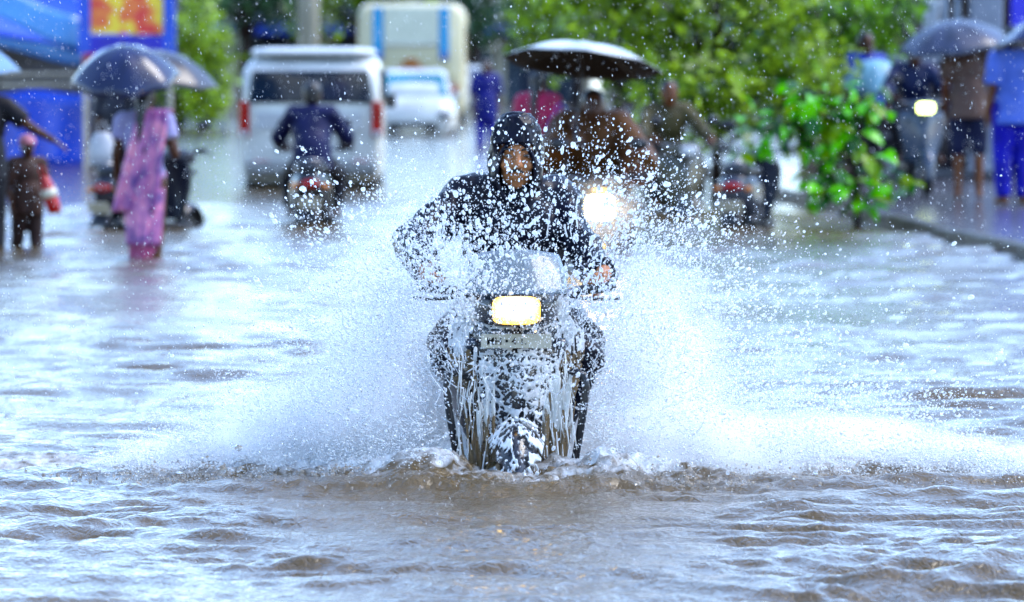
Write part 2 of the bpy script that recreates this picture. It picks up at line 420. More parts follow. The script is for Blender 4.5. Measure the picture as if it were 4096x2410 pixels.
# ------------------------------------------------------------------ buildings and stalls
def shop_left():
    wallm = mat('stained_grey_wall', (0.30, 0.28, 0.26), 0.6, var=0.5, scale=1.2, bump=0.3, bscale=9)
    blue = mat('blue_tarpaulin', (0.045, 0.16, 0.80), 0.22, var=0.35, scale=1.6, bump=0.35, bscale=4)
    pale = mat('pale_blue_tarpaulin', (0.22, 0.45, 0.85), 0.25, var=0.3, scale=1.6, bump=0.3, bscale=4)
    deep = mat('deep_blue_paint', (0.01, 0.06, 0.62), 0.3, var=0.3)
    b = empty('shop_building', (-8.6, 80, 0), label='grey walled roadside shop behind the blue tarpaulin awning', cat='building')
    MB().box((0, 2.0, 1.4), (6.6, 3.0, 3.4)).build('wall', wallm, b)
    MB().box((0, 1.7, 3.2), (7.0, 4.0, 0.18)).build('roof', wallm, b)
    for i in range(3):
        f = MB().box((-2.2+i*2.2, 0.46, 0.55), (1.7, 0.06, 1.6)).build('shutter', mat('shutter_grey', (0.22, 0.22, 0.24), 0.4), b)
        for k in range(10): MB().box((-2.2+i*2.2, 0.42, -0.15+k*0.15), (1.66, 0.03, 0.05)).build('slat', MT['steel'], f)
    a = empty('awning', (-8.2, 77.4, 0), label='blue tarpaulin awning stretched over poles before the grey shop', cat='awning')
    def tarp(u, v):
        x = -4.6+u*7.6; y = -0.6+v*2.7
        z = 1.80+1.25*v-0.10*math.sin(u*math.pi*3)**2*(1-v*0.5)-0.16*math.sin(v*math.pi)+0.05*math.sin(u*17+v*5)
        z -= 0.35*max(0, (u-0.72)/0.28)**1.5*(1-v)
        return (x, y, z)
    MB().grid(tarp, 40, 14).build('tarpaulin', blue, a, smooth=True, solid=0.006)
    MB().grid(lambda u, v: (-4.6+u*7.6, -0.615-0.03*math.sin(u*40), tarp(u, 0)[2]-0.02-v*(0.16+0.05*math.sin(u*23))), 60, 3).build('valance', pale, a, smooth=True, solid=0.006)
    MB().grid(lambda u, v: (-0.2+u*2.6, -0.75-0.15*v, 2.85-u*0.85-v*0.42-0.05*math.sin(u*9)), 18, 6).build('folded_sheet', pale, a, smooth=True, solid=0.01)
    for x in (-4.3, -1.0, 2.9): MB().cap((x, -0.6, -DEPTH), (x, -0.6, 1.78), 0.03, 0.03).build('pole', MT['steel'], a)
    # counter under the awning
    c = empty('stall_counter', (-6.75, 76.6, 0), label='stall counter draped in bright blue plastic sheet under the awning', cat='counter')
    MB().box((0, 0.3, 0.30), (1.9, 0.8, 1.15)).build('table', deep, c, bevel=0.03)
    MB().grid(lambda u, v: (-1.05+u*2.1, -0.14-0.05*math.sin(u*26)*v, 0.93-v*0.95+0.03*math.sin(u*12)), 60, 8).build('plastic_sheet', blue, c, smooth=True, solid=0.01)
    MB().grid(lambda u, v: (-1.05+u*2.1, -0.14+v*0.9, 0.93+0.03*math.sin(u*12)+0.04*math.sin(v*9)), 40, 8).build('sheet_top', blue, c, smooth=True, solid=0.01)
    # signboard with red and yellow print
    pm = bpy.data.materials.new('red_yellow_print'); pm.use_nodes = True
    n = pm.node_tree.nodes; l = pm.node_tree.links
    tc = n.new('ShaderNodeTexCoord'); vo = n.new('ShaderNodeTexNoise'); vo.inputs['Scale'].default_value = 2.6; vo.inputs['Detail'].default_value = 1
    rp = n.new('ShaderNodeValToRGB'); rp.color_ramp.interpolation = 'EASE'
    rp.color_ramp.elements[0].position = 0.40; rp.color_ramp.elements[0].color = (0.65, 0.01, 0.015, 1)
    rp.color_ramp.elements[1].position = 0.58; rp.color_ramp.elements[1].color = (0.80, 0.55, 0.02, 1)
    e = rp.color_ramp.elements.new(0.50); e.color = (0.75, 0.16, 0.02, 1)
    l.new(tc.outputs['Object'], vo.inputs['Vector']); l.new(vo.outputs['Fac'], rp.inputs[0]); l.new(rp.outputs[0], n['Principled BSDF'].inputs['Base Color'])
    n['Principled BSDF'].inputs['Roughness'].default_value = 0.3
    s = empty('signboard', (-5.15, 76.2, 0), label='tall signboard with red and yellow print in a blue frame', cat='signboard')
    MB().box((0, 0, 2.55), (1.05, 0.05, 1.6)).build('print_panel', pm, s)
    for x in (-0.57, 0.57): MB().box((x, -0.01, 2.45), (0.16, 0.10, 1.95)).build('frame_bar', mat('frame_blue', (0.07, 0.20, 0.85), 0.3), s)
    MB().box((0, -0.01, 1.60), (0.98, 0.10, 0.26)).build('frame_bar', deep, s)
    MB().box((0, -0.01, 3.40), (0.98, 0.10, 0.12)).build('frame_bar', deep, s)
    for x in (-0.57, 0.57): MB().cap((x, 0.02, -DEPTH), (x, 0.02, 1.5), 0.035, 0.035).build('post', MT['steel'], s)
    MB().box((-0.42, -0.16, 1.36), (0.32, 0.2, 0.26)).build('red_box', mat('faded_red', (0.5, 0.09, 0.10), 0.4), s, bevel=0.04)
shop_left()

def shop_right():
    wallm = mat('brown_stained_plaster', (0.27, 0.20, 0.16), 0.55, var=0.5, scale=1.6, bump=0.3, bscale=8)
    pil = mat('pale_grey_plaster', (0.42, 0.45, 0.52), 0.5, var=0.3, scale=2)
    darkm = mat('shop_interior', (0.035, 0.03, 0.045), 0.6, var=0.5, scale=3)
    blue = mat('blue_signage', (0.02, 0.10, 0.85), 0.25, var=0.25, scale=1.0)
    b = empty('corner_shop_building', (6.2, 63, 0.09), label='brown plaster shop with pale pillar and drain pipes beside the pavement', cat='building')
    # wall with an opening
    for (x0, x1, z0, z1) in ((-3.0, -2.3, -.2, 3.6), (-2.3, 3.4, 1.45, 3.6), (0.9, 3.4, -.2, 1.45)):
        MB().box(((x0+x1)/2, 0.2, (z0+z1)/2), (x1-x0, 0.4, z1-z0)).build('wall', wallm, b)
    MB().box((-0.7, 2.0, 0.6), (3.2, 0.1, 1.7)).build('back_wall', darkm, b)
    MB().box((-0.7, -0.15, 1.36), (3.4, 0.5, 0.12)).build('ledge', pil, b, bevel=0.02)
    MB().box((-0.98, -0.22, 1.9), (0.36, 0.3, 3.6)).build('pillar', pil, b, bevel=0.02)
    for x in (-1.42, -1.28): MB().cap((x, -0.12, 1.43), (x, -0.12, 3.5), 0.04, 0.04).build('drain_pipe', mat('pipe_white', (0.6, 0.66, 0.74), 0.3), b)
    MB().box((0.6, -0.06, 2.3), (2.6, 0.12, 1.35)).build('sign_panel', blue, b, bevel=0.02)
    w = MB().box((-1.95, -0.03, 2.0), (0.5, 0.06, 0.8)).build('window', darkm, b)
    for k in range(5): MB().cap((-2.15+k*0.1, -0.08, 1.6), (-2.15+k*0.1, -0.08, 2.4), 0.012, 0.012).build('bar', MT['steel'], w)
    for i in range(4):
        sh = MB().box((-0.7, 1.6-0.12*i, 0.05+0.42*i), (2.8, 0.3, 0.05)).build('shelf', pil, b)
    c = MB().grid(lambda u, v: (u*0.16-0.08+0.10*v, -0.02*math.sin(u*9)-0.02, -v*0.52), 8, 10).build('hanging_cloth', mat('white_cloth', (0.75, 0.80, 0.85), 0.5), None, smooth=True, solid=0.02)
    c.location = (4.62, 62.45, 2.10); c.rotation_euler = (0, R(18), 0); tag(c, 'white cloth hanging from the wall of the brown plaster shop', 'cloth')
    g = empty('gate_post', (4.93, 54.0, 0.09), label='cream painted post standing on the pavement by the person in blue', cat='post')
    cm = mat('cream_paint', (0.62, 0.60, 0.46), 0.4)
    MB().box((0, 0, 0.6), (0.16, 0.16, 1.2)).build('shaft', cm, g, bevel=0.015)
    MB().box((0, 0, 1.23), (0.2, 0.2, 0.06)).build('cap', cm, g, bevel=0.01)
    MB().box((0, 0, 0.05), (0.22, 0.22, 0.1)).build('base', MT['kerb'], g, bevel=0.01)
shop_right()

def far_row():
    wm = mat('far_wall', (0.10, 0.13, 0.17), 0.7, var=0.4, scale=0.5)
    cr = mat('far_cream', (0.55, 0.52, 0.42), 0.6, var=0.2, scale=0.6)
    dk = mat('far_dark', (0.03, 0.04, 0.07), 0.5)
    bl = mat('far_blue', (0.05, 0.12, 0.55), 0.4)
    for i, (x, w, lab) in enumerate(((-13.6, 10.4, 'far dark fronted building closing the street behind the leafy trees'), (-3.0, 10.5, 'far building with cream pillars behind the truck'), (8.5, 11.0, 'far building behind the tall leafy tree'))):
        b = empty('far_building', (x, 172+i*3, 0), label=lab, cat='building')
        MB().box((0, 3, 2.2), (w, 6, 5.0)).build('wall', wm, b)
        MB().box((0, 2.6, 4.85), (w+0.4, 7, 0.25)).build('roof', cr, b)
        nn = int(w//2.1)
        for k in range(nn):
            xx = -w/2+w*(k+0.5)/nn
            d = MB().box((xx, -0.02, 0.9), (1.3, 0.08, 2.3)).build('door', dk, b); MB().box((xx+0.4, -0.1, 0.8), (0.06, 0.06, 0.3)).build('handle', MT['steel'], d)
            f = MB().box((xx, -0.02, 3.4), (1.0, 0.08, 1.2)).build('window', dk, b); MB().box((xx, -0.08, 2.75), (1.2, 0.16, 0.08)).build('sill', cr, f)
        for k in range(nn+1):
            MB().box((-w/2+w*k/nn, -0.25, 2.2), (0.38, 0.4, 5.0)).build('pillar', cr, b)
        MB().box((0, -0.7, 2.25), (w, 1.2, 0.12), (R(12), 0, 0)).build('awning', bl, b)
    p = empty('street_pole', (-5.0, 140, 0), label='thick cream coloured pole with a bracket standing beyond the van', cat='pole')
    MB().tube([(0, 0, -DEPTH), (0, 0, 3), (0, 0, 6)], [0.30, 0.26, 0.2], 12).build('shaft', cr, p, smooth=True)
    MB().tube([(0, 0, 5.4), (0.8, 0, 5.9), (1.6, 0, 6.0)], 0.05, 8).build('bracket', MT['steel'], p)
far_row()

# ------------------------------------------------------------------ trees
def leaf_arrays(P, size, g, droop=0.3):
    n = len(P)
    a = g.random(n)*2*math.pi; tilt = g.normal(-droop, 0.55, n); roll = g.normal(0, 0.6, n)
    d = np.stack([np.cos(a)*np.cos(tilt), np.sin(a)*np.cos(tilt), np.sin(tilt)], -1)
    s = np.cross(d, np.array([0, 0, 1.0])); s /= np.linalg.norm(s, axis=1, keepdims=True)+1e-9
    u = np.cross(s, d); s = s*np.cos(roll)[:, None]+u*np.sin(roll)[:, None]; u = np.cross(s, d)
    L = size*(0.6+0.8*g.random(n))[:, None]
    v0 = P; v1 = P+d*L*0.45+s*L*0.27-u*L*0.05; v2 = P+d*L-u*L*0.16; v3 = P+d*L*0.45-s*L*0.27-u*L*0.05
    V = np.stack([v0, v1, v2, v3], 1).reshape(-1, 3); F = np.arange(n*4).reshape(-1, 4)
    F = np.concatenate([F[:, [0, 1, 2]], F[:, [0, 2, 3]]])
    return V, F

def leaf_mat(name, c1, c2):
    m = bpy.data.materials.new(name); m.use_nodes = True
    n = m.node_tree.nodes; l = m.node_tree.links; b = n['Principled BSDF']
    geo = n.new('ShaderNodeNewGeometry'); rp = n.new('ShaderNodeValToRGB')
    rp.color_ramp.elements[0].color = (*c1, 1); rp.color_ramp.elements[1].color = (*c2, 1)
    l.new(geo.outputs['Random Per Island'], rp.inputs[0]); l.new(rp.outputs[0], b.inputs['Base Color'])
    b.inputs['Roughness'].default_value = 0.35
    tr = n.new('ShaderNodeBsdfTranslucent'); l.new(rp.outputs[0], tr.inputs[0])
    mx = n.new('ShaderNodeMixShader'); mx.inputs[0].default_value = 0.5
    l.new(b.outputs[0], mx.inputs[1]); l.new(tr.outputs[0], mx.inputs[2]); l.new(mx.outputs[0], n['Material Output'].inputs['Surface'])
    return m
BARK = mat('bark', (0.045, 0.030, 0.026), 0.6, var=0.5, scale=12, bump=0.6, bscale=18)
LEAF_A = leaf_mat('leaf_bright', (0.006, 0.032, 0.003), (0.22, 0.50, 0.010))  # near-black end paints the shaded gaps of the crown into the leaf colour
LEAF_B = leaf_mat('leaf_yellow_green', (0.006, 0.030, 0.003), (0.40, 0.62, 0.025))  # dark end again stands for shaded gaps between the leaves
LEAF_C = leaf_mat('leaf_dark', (0.02, 0.055, 0.035), (0.06, 0.16, 0.06))

def tree(loc, h, crown, leaf, nleaf, lm, label, group, seed, trunk_r=0.1, lean=(0, 0)):
    """crown: list of (cx, cy, cz, rx, ry, rz) clumps relative to the base"""
    g = np.random.default_rng(seed)
    t = empty('tree', loc, label=label, cat='tree', group=group)
    m = MB(); top = Vector((lean[0], lean[1], h))
    m.tube([(0, 0, -DEPTH-0.2), (lean[0]*0.3, lean[1]*0.3, h*0.35), (lean[0]*0.7, lean[1]*0.7, h*0.7), tuple(top)], [trunk_r*1.3, trunk_r, trunk_r*0.75, trunk_r*0.4], 9)
    for c in crown:
        s = Vector((lean[0]*0.5, lean[1]*0.5, min(h*0.6, max(0.2, c[2]*0.55)))); e = Vector(c[:3]); mid = (s+e)/2+Vector((0, 0, 0.12*h*0.3))
        m.tube([s, mid, e], [trunk_r*0.5, trunk_r*0.3, trunk_r*0.1], 6)
    m.build('trunk', BARK, t, smooth=True)
    vol = np.array([c[3]*c[4]*c[5] for c in crown])**0.67; vol /= vol.sum()
    P = []
    for c, w in zip(crown, vol):
        k = int(nleaf*w)
        nb = max(4, k//26)                                   # twigs, each with its own tuft
        q = g.normal(size=(nb, 3)); q /= np.linalg.norm(q, axis=1, keepdims=True); q *= (g.random((nb, 1))**0.45)
        tw = np.array(c[:3])+q*np.array(c[3:])
        i = g.integers(0, nb, k)
        P.append(tw[i]+g.normal(size=(k, 3))*leaf*0.95)
    V, F = leaf_arrays(np.concatenate(P), leaf, g)
    me = np_mesh('crown', V, F)
    link('crown', me, lm, t)
    return t

def clumps(g, n, cx, cy, cz, sx, sy, sz, r0, r1):
    return [(cx+g.uniform(-sx, sx), cy+g.uniform(-sy, sy), cz+g.uniform(-sz, sz), g.uniform(r0, r1), g.uniform(r0, r1), g.uniform(r0, r1)*0.8) for _ in range(n)]

def trees():
    g = random.Random(21)
    # tall leafy tree behind the sapling
    tree((2.05, 57.0, 0), 3.2, clumps(g, 22, -0.20, 0, 1.95, 1.2, 0.7, 0.75, 0.35, 0.6)+clumps(g, 12, 0.55, -0.6, 1.25, 0.9, 0.6, 0.35, 0.3, 0.5), 0.14, 6600, LEAF_B, 'tall spreading leafy tree rising behind the small sapling', None, 31, 0.05)
    tree((3.4, 60.5, 0), 3.0, clumps(g, 12, -0.2, 0, 1.9, 0.8, 0.5, 0.5, 0.35, 0.55), 0.14, 2500, LEAF_A, 'bushy tree growing close to the brown plaster shop', None, 32, 0.05)
    tree((1.3, 70, 0), 3.6, clumps(g, 12, 0.2, 0, 2.4, 0.9, 0.8, 0.7, 0.4, 0.7), 0.16, 4200, LEAF_B, 'yellow green tree whose crown shows above the white topped umbrella', None, 33, 0.06)
    gr = 'trees far up the street'
    tree((-6.6, 112, 0), 2.6, clumps(g, 14, 0, 0, 1.3, 0.7, 0.8, 0.8, 0.4, 0.7), 0.20, 2600, LEAF_B, 'round yellow green bush like tree left of the van', None, 34, 0.10)
    tree((-8.0, 125, 0), 4.6, clumps(g, 14, 0, 0, 3.0, 1.6, 1.2, 1.2, 0.7, 1.0), 0.26, 2600, LEAF_C, 'dark green tree behind the red and yellow signboard', None, 35, 0.14)
    for i, x in enumerate((-10.5, -7.2, -4.2, -1.0, 1.8, 4.6)):
        tree((x, 150+3*(i % 3), 0), 5.0, clumps(g, 12, 0, 0, 3.1+0.5*(i % 2), 1.5, 1.2, 1.3, 0.7, 1.1), 0.30, 1700, LEAF_C if i % 2 else LEAF_B, 'hazy tree in the row far up the street', gr, 40+i, 0.15)
trees()

# young sapling at the pavement edge: every large leaf is a leaf
def sapling():
    g = random.Random(5)
    t = empty('sapling', (2.95, 48.7, 0), label='young sapling with big bright green leaves at the pavement edge', cat='sapling')
    m = MB()
    m.tube([(0, 0, -DEPTH-0.1), (0.01, 0, 0.15), (-0.02, 0, 0.45), (-0.10, 0, 0.9), (-0.15, 0, 1.15)], [0.040, 0.036, 0.03, 0.02, 0.008], 9)
    tips = []
    for k in range(26):
        z0 = 0.28+0.75*g.random(); a = g.uniform(0, 2*math.pi); L = g.uniform(0.25, 0.62)
        s = Vector((-0.02-0.10*max(0, z0-0.3), 0, z0)); bias = -0.28
        e = s+Vector((math.cos(a)*L+bias*g.random(), math.sin(a)*L*0.7, g.uniform(-0.12, 0.38)))
        m.tube([s, (s+e)/2+Vector((0, 0, 0.05)), e], [0.012, 0.008, 0.003], 5); tips += [(s, e)]
    for s, e in ((Vector((-.1, 0, .9)), Vector((-1.05, 0, .66))), (Vector((-.1, 0, .9)), Vector((-1.0, -.1, .80))), (Vector((-.1, 0, .8)), Vector((-.85, .1, .95))), (Vector((-.1, 0, .9)), Vector((-.6, .1, 1.15))), (Vector((-.1, 0, .9)), Vector((-.5, -.1, 1.05))), (Vector((-.1, 0, .7)), Vector((.45, 0, .35))), (Vector((0, 0, .45)), Vector((-.4, -.1, .22))), (Vector((0, 0, .4)), Vector((.12, -.1, .12)))):
        m.tube([s, (s+e)/2+Vector((0, 0, 0.06)), e], [0.014, 0.009, 0.004], 5); tips += [(s, e)]*4
    m.build('trunk', BARK, t, smooth=True)
    cr = empty('crown', (0, 0, 0)); cr.parent = t
    lm = MB(); prof = [(0, 0.0), (0.2, 0.20), (0.45, 0.28), (0.75, 0.2), (1.0, 0.0)]
    vs_ = []; f = []
    for i, (x, w) in enumerate(prof): vs_ += [(x, -w, 0.06*math.sin(x*3)-0.25*x*x+w*0.25), (x, 0, 0.06*math.sin(x*3)-0.25*x*x), (x, w, 0.06*math.sin(x*3)-0.25*x*x+w*0.25)]
    for i in range(4): f += [(i*3, i*3+1, i*3+4, i*3+3), (i*3+1, i*3+2, i*3+5, i*3+4)]
    lm.add(vs_, f); mats = [mat('sapling_leaf', (0.26, 0.85, 0.03), 0.3, var=0.2), mat('sapling_leaf_yellow', (0.40, 0.62, 0.08), 0.3, var=0.2), mat('sapling_leaf_deep', (0.03, 0.16, 0.02), 0.3, var=0.2)]
    for mm in mats:
        nt = mm.node_tree; b = nt.nodes['Principled BSDF']; tr = nt.nodes.new('ShaderNodeBsdfTranslucent'); mx = nt.nodes.new('ShaderNodeMixShader'); mx.inputs[0].default_value = 0.4
        src = b.inputs['Base Color'].links[0].from_socket; nt.links.new(src, tr.inputs[0])
        nt.links.new(b.outputs[0], mx.inputs[1]); nt.links.new(tr.outputs[0], mx.inputs[2]); nt.links.new(mx.outputs[0], nt.nodes['Material Output'].inputs['Surface'])
    meshes = []
    for mm in mats:
        me = lm.mesh('leaf'); me.materials.append(mm); me.polygons.foreach_set('use_smooth', np.ones(len(me.polygons), dtype=bool)); meshes.append(me)
    for k in range(290):
        s, e = g.choice(tips); w = g.random()**0.6; p = s.lerp(e, w)+Vector((g.gauss(0, 0.05), g.gauss(0, 0.05), g.gauss(0.02, 0.05)))
        o = bpy.data.objects.new('leaf', g.choices(meshes, (5, 2, 3))[0]); COL.objects.link(o); o.parent = cr
        o.location = p; sc = g.uniform(0.13, 0.24); o.scale = (sc, sc, sc)
        o.rotation_euler = (g.gauss(0, 0.5), g.gauss(0.35, 0.45), g.uniform(0, 6.28))
sapling()
# ------------------------------------------------------------------ two-wheelers (front looks towards -Y, origin on the road below the apron)
def lerp_tab(tab, v):
    for (a, x), (b, y) in zip(tab[:-1], tab[1:]):
        if v <= b: return x+(y-x)*(v-a)/(b-a)
    return tab[-1][1]
AP_W = [(0, .115), (.25, .165), (.5, .205), (.75, .224), (.9, .222), (1, .19)]
def apron_pt(u, v, off=0.0):
    w = lerp_tab(AP_W, v); x = u*w; z = .34+.50*v
    y = .14+.03*v-.10*math.exp(-(u/.42)**2)*(0.55+0.45*math.sin(v*math.pi))+.10*abs(u)**2.2-off
    return (x*(1+off*1.2), y, z)

def wheel(parent, y, r, w, name='front_wheel', rim=None):
    o = empty(name, (0, y, r)); o.parent = parent
    m = MB(); n = 28; rings = []
    for i in range(n):
        a = 2*math.pi*i/n; c, s = math.cos(a), math.sin(a); ring = []
        for k in range(8):
            b = 2*math.pi*k/8; rr = r-w*0.5+w*0.5*math.cos(b); ring.append((w*0.5*math.sin(b), rr*c, rr*s))
        rings.append(ring)
    rings.append(rings[0]); m.loft(rings, caps=False); m.build('tyre', MT['tyre'], o, smooth=True)
    m = MB(); m.tube([(-w*.3, 0, 0), (w*.3, 0, 0)], r*.28, 12)
    for k in range(6):
        a = k*math.pi/3; m.box((0, math.cos(a)*r*.4, math.sin(a)*r*.4), (w*.4, r*.6, .03), (a, 0, 0))
    m.tube([(0, math.cos(2*math.pi*k/24)*r*.66, math.sin(2*math.pi*k/24)*r*.66) for k in range(24)], w*.22, 6, closed=True)
    m.build('rim', rim or MT['steel'], o)
    return o

def text_mesh(body, size):
    c = bpy.data.curves.new('lettering', 'FONT'); c.body = body; c.size = size; c.align_x = 'LEFT'; c.align_y = 'CENTER'; c.extrude = 0.0008; c.offset = size*0.012
    o = bpy.data.objects.new('lettering', c); COL.objects.link(o)
    dg = bpy.context.evaluated_depsgraph_get(); me = bpy.data.meshes.new_from_object(o.evaluated_get(dg)); bpy.data.objects.remove(o); me.materials.clear(); return me

def scooter(loc, yaw, paint, label, group=None, lamp=None, lamp_z=None, plate=None, trim=None, tail=None, visor=False, guard=False, z=-DEPTH, rim=None, apron_panel=None, lamp_size=1.0):
    t = empty('scooter', (loc[0], loc[1], z), yaw, label, 'scooter', group)
    trim = trim or MT['black']
    wheel(t, -.10, .215, .095, 'front_wheel', rim); wheel(t, 1.14, .215, .10, 'rear_wheel', rim)
    # fork
    for s in (-1, 1): MB().cap((s*.062, -.09, .215), (s*.05, .08, .44), .018, .02).build('fork_leg', MT['steel'], t, smooth=True)
    # front mudguard: arched, with a narrow beak
    rings = []
    for i in range(15):
        a = R(-12+i*150/14); q = i/14; hw = .030+.048*math.sin(min(1, q*1.5)*math.pi/2); rr = .262+.012*math.sin(q*math.pi)
        ring = []
        for k in range(9):
            b = -1+2*k/8; ring.append((b*hw, -.10-math.cos(a)*(rr-.055*b*b), .215+math.sin(a)*(rr-.055*b*b)))
        for k in range(8, -1, -1):
            b = -1+2*k/8; ring.append((b*hw*.9, -.10-math.cos(a)*(rr-.012-.055*b*b), .215+math.sin(a)*(rr-.012-.055*b*b)))
        rings.append(ring)
    MB().loft(rings).build('front_mudguard', paint, t, smooth=True)
    # leg shield
    ap = MB().grid(lambda u, v: apron_pt(2*u-1, v), 28, 22).build('leg_shield', paint, t, smooth=True, solid=0.018)
    if apron_panel: MB().grid(lambda u, v: apron_pt((2*u-1)*.42, .30+.45*v, .014), 14, 10).build('centre_panel', apron_panel, t, smooth=True, solid=0.01)
    MB().tube([apron_pt(-1, v/12) for v in range(13)], .011, 6).build('shield_edge', trim, t, smooth=True)
    MB().tube([apron_pt(1, v/12) for v in range(13)], .011, 6).build('shield_edge', trim, t, smooth=True)
    for s in (-1, 1):
        ind = MB().ell((s*.155, .065, .745), (.032, .022, .022), (0, 0, s*.4)).build('indicator', MT['glass_dark'], t, smooth=True)
    # handlebar cowl and headlamp
    rings = []
    for i in range(9):
        q = i/8; y = -.055+.22*q; sc = math.sin((0.18+0.82*min(1, q*1.6))*math.pi/2) if q < .65 else 1-(q-.65)*1.1
        rings.append([((.150*sc)*math.copysign(abs(math.cos(a))**.6, math.cos(a)), y+.02*abs(math.cos(a)), .875+(.070*sc)*math.copysign(abs(math.sin(a))**.6, math.sin(a))) for a in [2*math.pi*k/20 for k in range(20)]])
    cw = MB().loft(rings).build('handlebar_cowl', paint, t, smooth=True)
    hz = .868 if lamp_z is None else lamp_z
    hy = -.066 if lamp_z is None else .005
    rings = []
    for (y, sc) in ((hy+.05, 1.08), (hy, 1.04), (hy-.012, .8)):
        sc *= lamp_size; rings.append([(.078*sc*math.copysign(abs(math.cos(a))**.45, math.cos(a)), y, hz+(.046 if lamp_size == 1 else .066)*sc*math.copysign(abs(math.sin(a))**.45, math.sin(a))) for a in [2*math.pi*k/24 for k in range(24)]])
    hl = MB().loft(rings).build('headlight', lamp or MT['lens_off'], t, smooth=True)
    rings = [[(p[0]*k, p[1]+dy, hz+(p[2]-hz)*k) for p in rings[1]] for k, dy in ((1.04, .006), (1.16, .0), (1.16, .05), (1.04, .06))]
    MB().loft(rings, caps=False).build('bezel', trim, hl, smooth=True)
    # bars, grips, levers
    MB().tube([(-.33, .19, .94), (-.2, .16, .925), (0, .12, .90), (.2, .16, .925), (.33, .19, .94)], .012, 8).build('handlebar', MT['steel'], t, smooth=True)
    for s in (-1, 1):
        MB().cap((s*.22, .165, .928), (s*.335, .19, .941), .018, .018).build('grip', MT['black'], t, smooth=True)
        MB().tube([(s*.17, .10, .915), (s*.24, .085, .905), (s*.31, .095, .90), (s*.36, .125, .905)], [.008, .007, .006, .008], 6).build('brake_lever', MT['black'], t, smooth=True)
    if visor:
        MB().grid(lambda u, v: ((2*u-1)*(.178-.03*v*v), -.035+.14*v+.07*(2*u-1)**2, .925+.150*v-.02*(2*u-1)**2*v), 16, 8).build('windscreen', MT['visor'], t, smooth=True, solid=.004)
    else:
        for s in (-1, 1):
            MB().tube([(s*.2, .15, .93), (s*.23, .14, 1.05), (s*.25, .12, 1.12)], .006, 6).build('mirror_stalk', MT['black'], t)
            mi = MB().ell((s*.27, .12, 1.15), (.065, .015, .042)).build('mirror', MT['black'], t, smooth=True)
    # number plate on the leg shield
    MB().box((0, .010, .758), (.245, .006, .050)).build('number_plate', MT['plate'], t, bevel=.002) if plate else None
    if plate:
        lt = link('lettering', text_mesh(plate, .036), MT['ink'], [c for c in t.children if c.name.startswith('number_plate')][0])
        lt.location = (-.104, .0062, .757); lt.rotation_euler = (R(90), 0, 0)
    if guard:
        for s in (-1, 1):
            MB().tube([(s*.165, .02, .63), (s*.205, -.02, .655), (s*.236, -.03, .64), (s*.244, -.03, .60), (s*.232, -.03, .50), (s*.215, -.02, .40), (s*.20, .0, .31), (s*.17, .12, .27), (s*.1, .2, .27)], .0145, 8).build('crash_guard', MT['black'], t, smooth=True)
    # floor, body, seat
    MB().box((0, .42, .30), (.34, .52, .05)).build('floorboard', MT['black'], t, bevel=.015)
    rings = []
    for (y, hw, z0, z1) in ((.60, .10, .30, .62), (.68, .15, .29, .70), (.90, .185, .30, .735), (1.15, .18, .36, .74), (1.32, .13, .46, .74), (1.42, .07, .56, .72)):
        zc, zh = (z0+z1)/2, (z1-z0)/2
        rings.append([(hw*math.copysign(abs(math.cos(a))**.6, math.cos(a)), y, zc+zh*math.copysign(abs(math.sin(a))**.6, math.sin(a))) for a in [2*math.pi*k/20 for k in range(20)]])
    MB().loft(rings).build('body', paint, t, smooth=True)
    rings = []
    for (y, hw, z0, z1) in ((.60, .08, .69, .74), (.70, .14, .70, .80), (.95, .155, .71, .80), (1.05, .15, .71, .83), (1.3, .12, .72, .83), (1.36, .08, .73, .79)):
        zc, zh = (z0+z1)/2, (z1-z0)/2
        rings.append([(hw*math.copysign(abs(math.cos(a))**.7, math.cos(a)), y, zc+zh*math.copysign(abs(math.sin(a))**.7, math.sin(a))) for a in [2*math.pi*k/16 for k in range(16)]])
    MB().loft(rings).build('seat', MT['black'], t, smooth=True)
    MB().tube([(-.1, 1.2, .80), (-.12, 1.42, .84), (0, 1.5, .85), (.12, 1.42, .84), (.1, 1.2, .80)], .012, 8).build('grab_rail', MT['steel'], t, smooth=True)
    tl = MB().ell((0, 1.41, .64), (.09, .035, .04)).build('tail_lamp', tail or MT['tail'], t, smooth=True)
    for s in (-1, 1): MB().ell((s*.13, 1.38, .62), (.035, .03, .025)).build('indicator', MT['amber'], t, smooth=True)
    rf = MB().grid(lambda u, v: ((2*u-1)*.085, 1.30+.20*v, .58-.26*v-.02*(2*u-1)**2), 6, 6).build('rear_mudguard', MT['black'], t, smooth=True, solid=.01)
    MB().box((0, 1.475, .47), (.20, .008, .12), (R(-38), 0, 0)).build('rear_plate', MT['plate'], rf, bevel=.003)
    MB().box((.06, .98, .26), (.12, .5, .14)).build('engine', MT['black'], t, bevel=.03)
    MB().cap((-.15, .85, .22), (-.17, 1.4, .34), .04, .055).build('exhaust', MT['black'], t, smooth=True)
    return t

# ------------------------------------------------------------------ people
def base_pose(h=1.65):
    """joints of a standing figure that looks towards -Y"""
    k = h/1.65
    J = dict(pelvis=(0, 0, .93), chest=(0, 0, 1.22), neck=(0, .01, 1.40), head=(0, -.015, 1.535),
             sl=(.165, .005, 1.355), sr=(-.165, .005, 1.355), el=(.215, .02, 1.09), er=(-.215, .02, 1.09), wl=(.22, -.06, .86), wr=(-.22, -.06, .86),
             hl=(.085, 0, .90), hr=(-.085, 0, .90), kl=(.095, -.02, .49), kr=(-.095, -.02, .49), al=(.10, .02, .08), ar=(-.10, .02, .08))
    return {a: Vector(p)*k for a, p in J.items()}, k

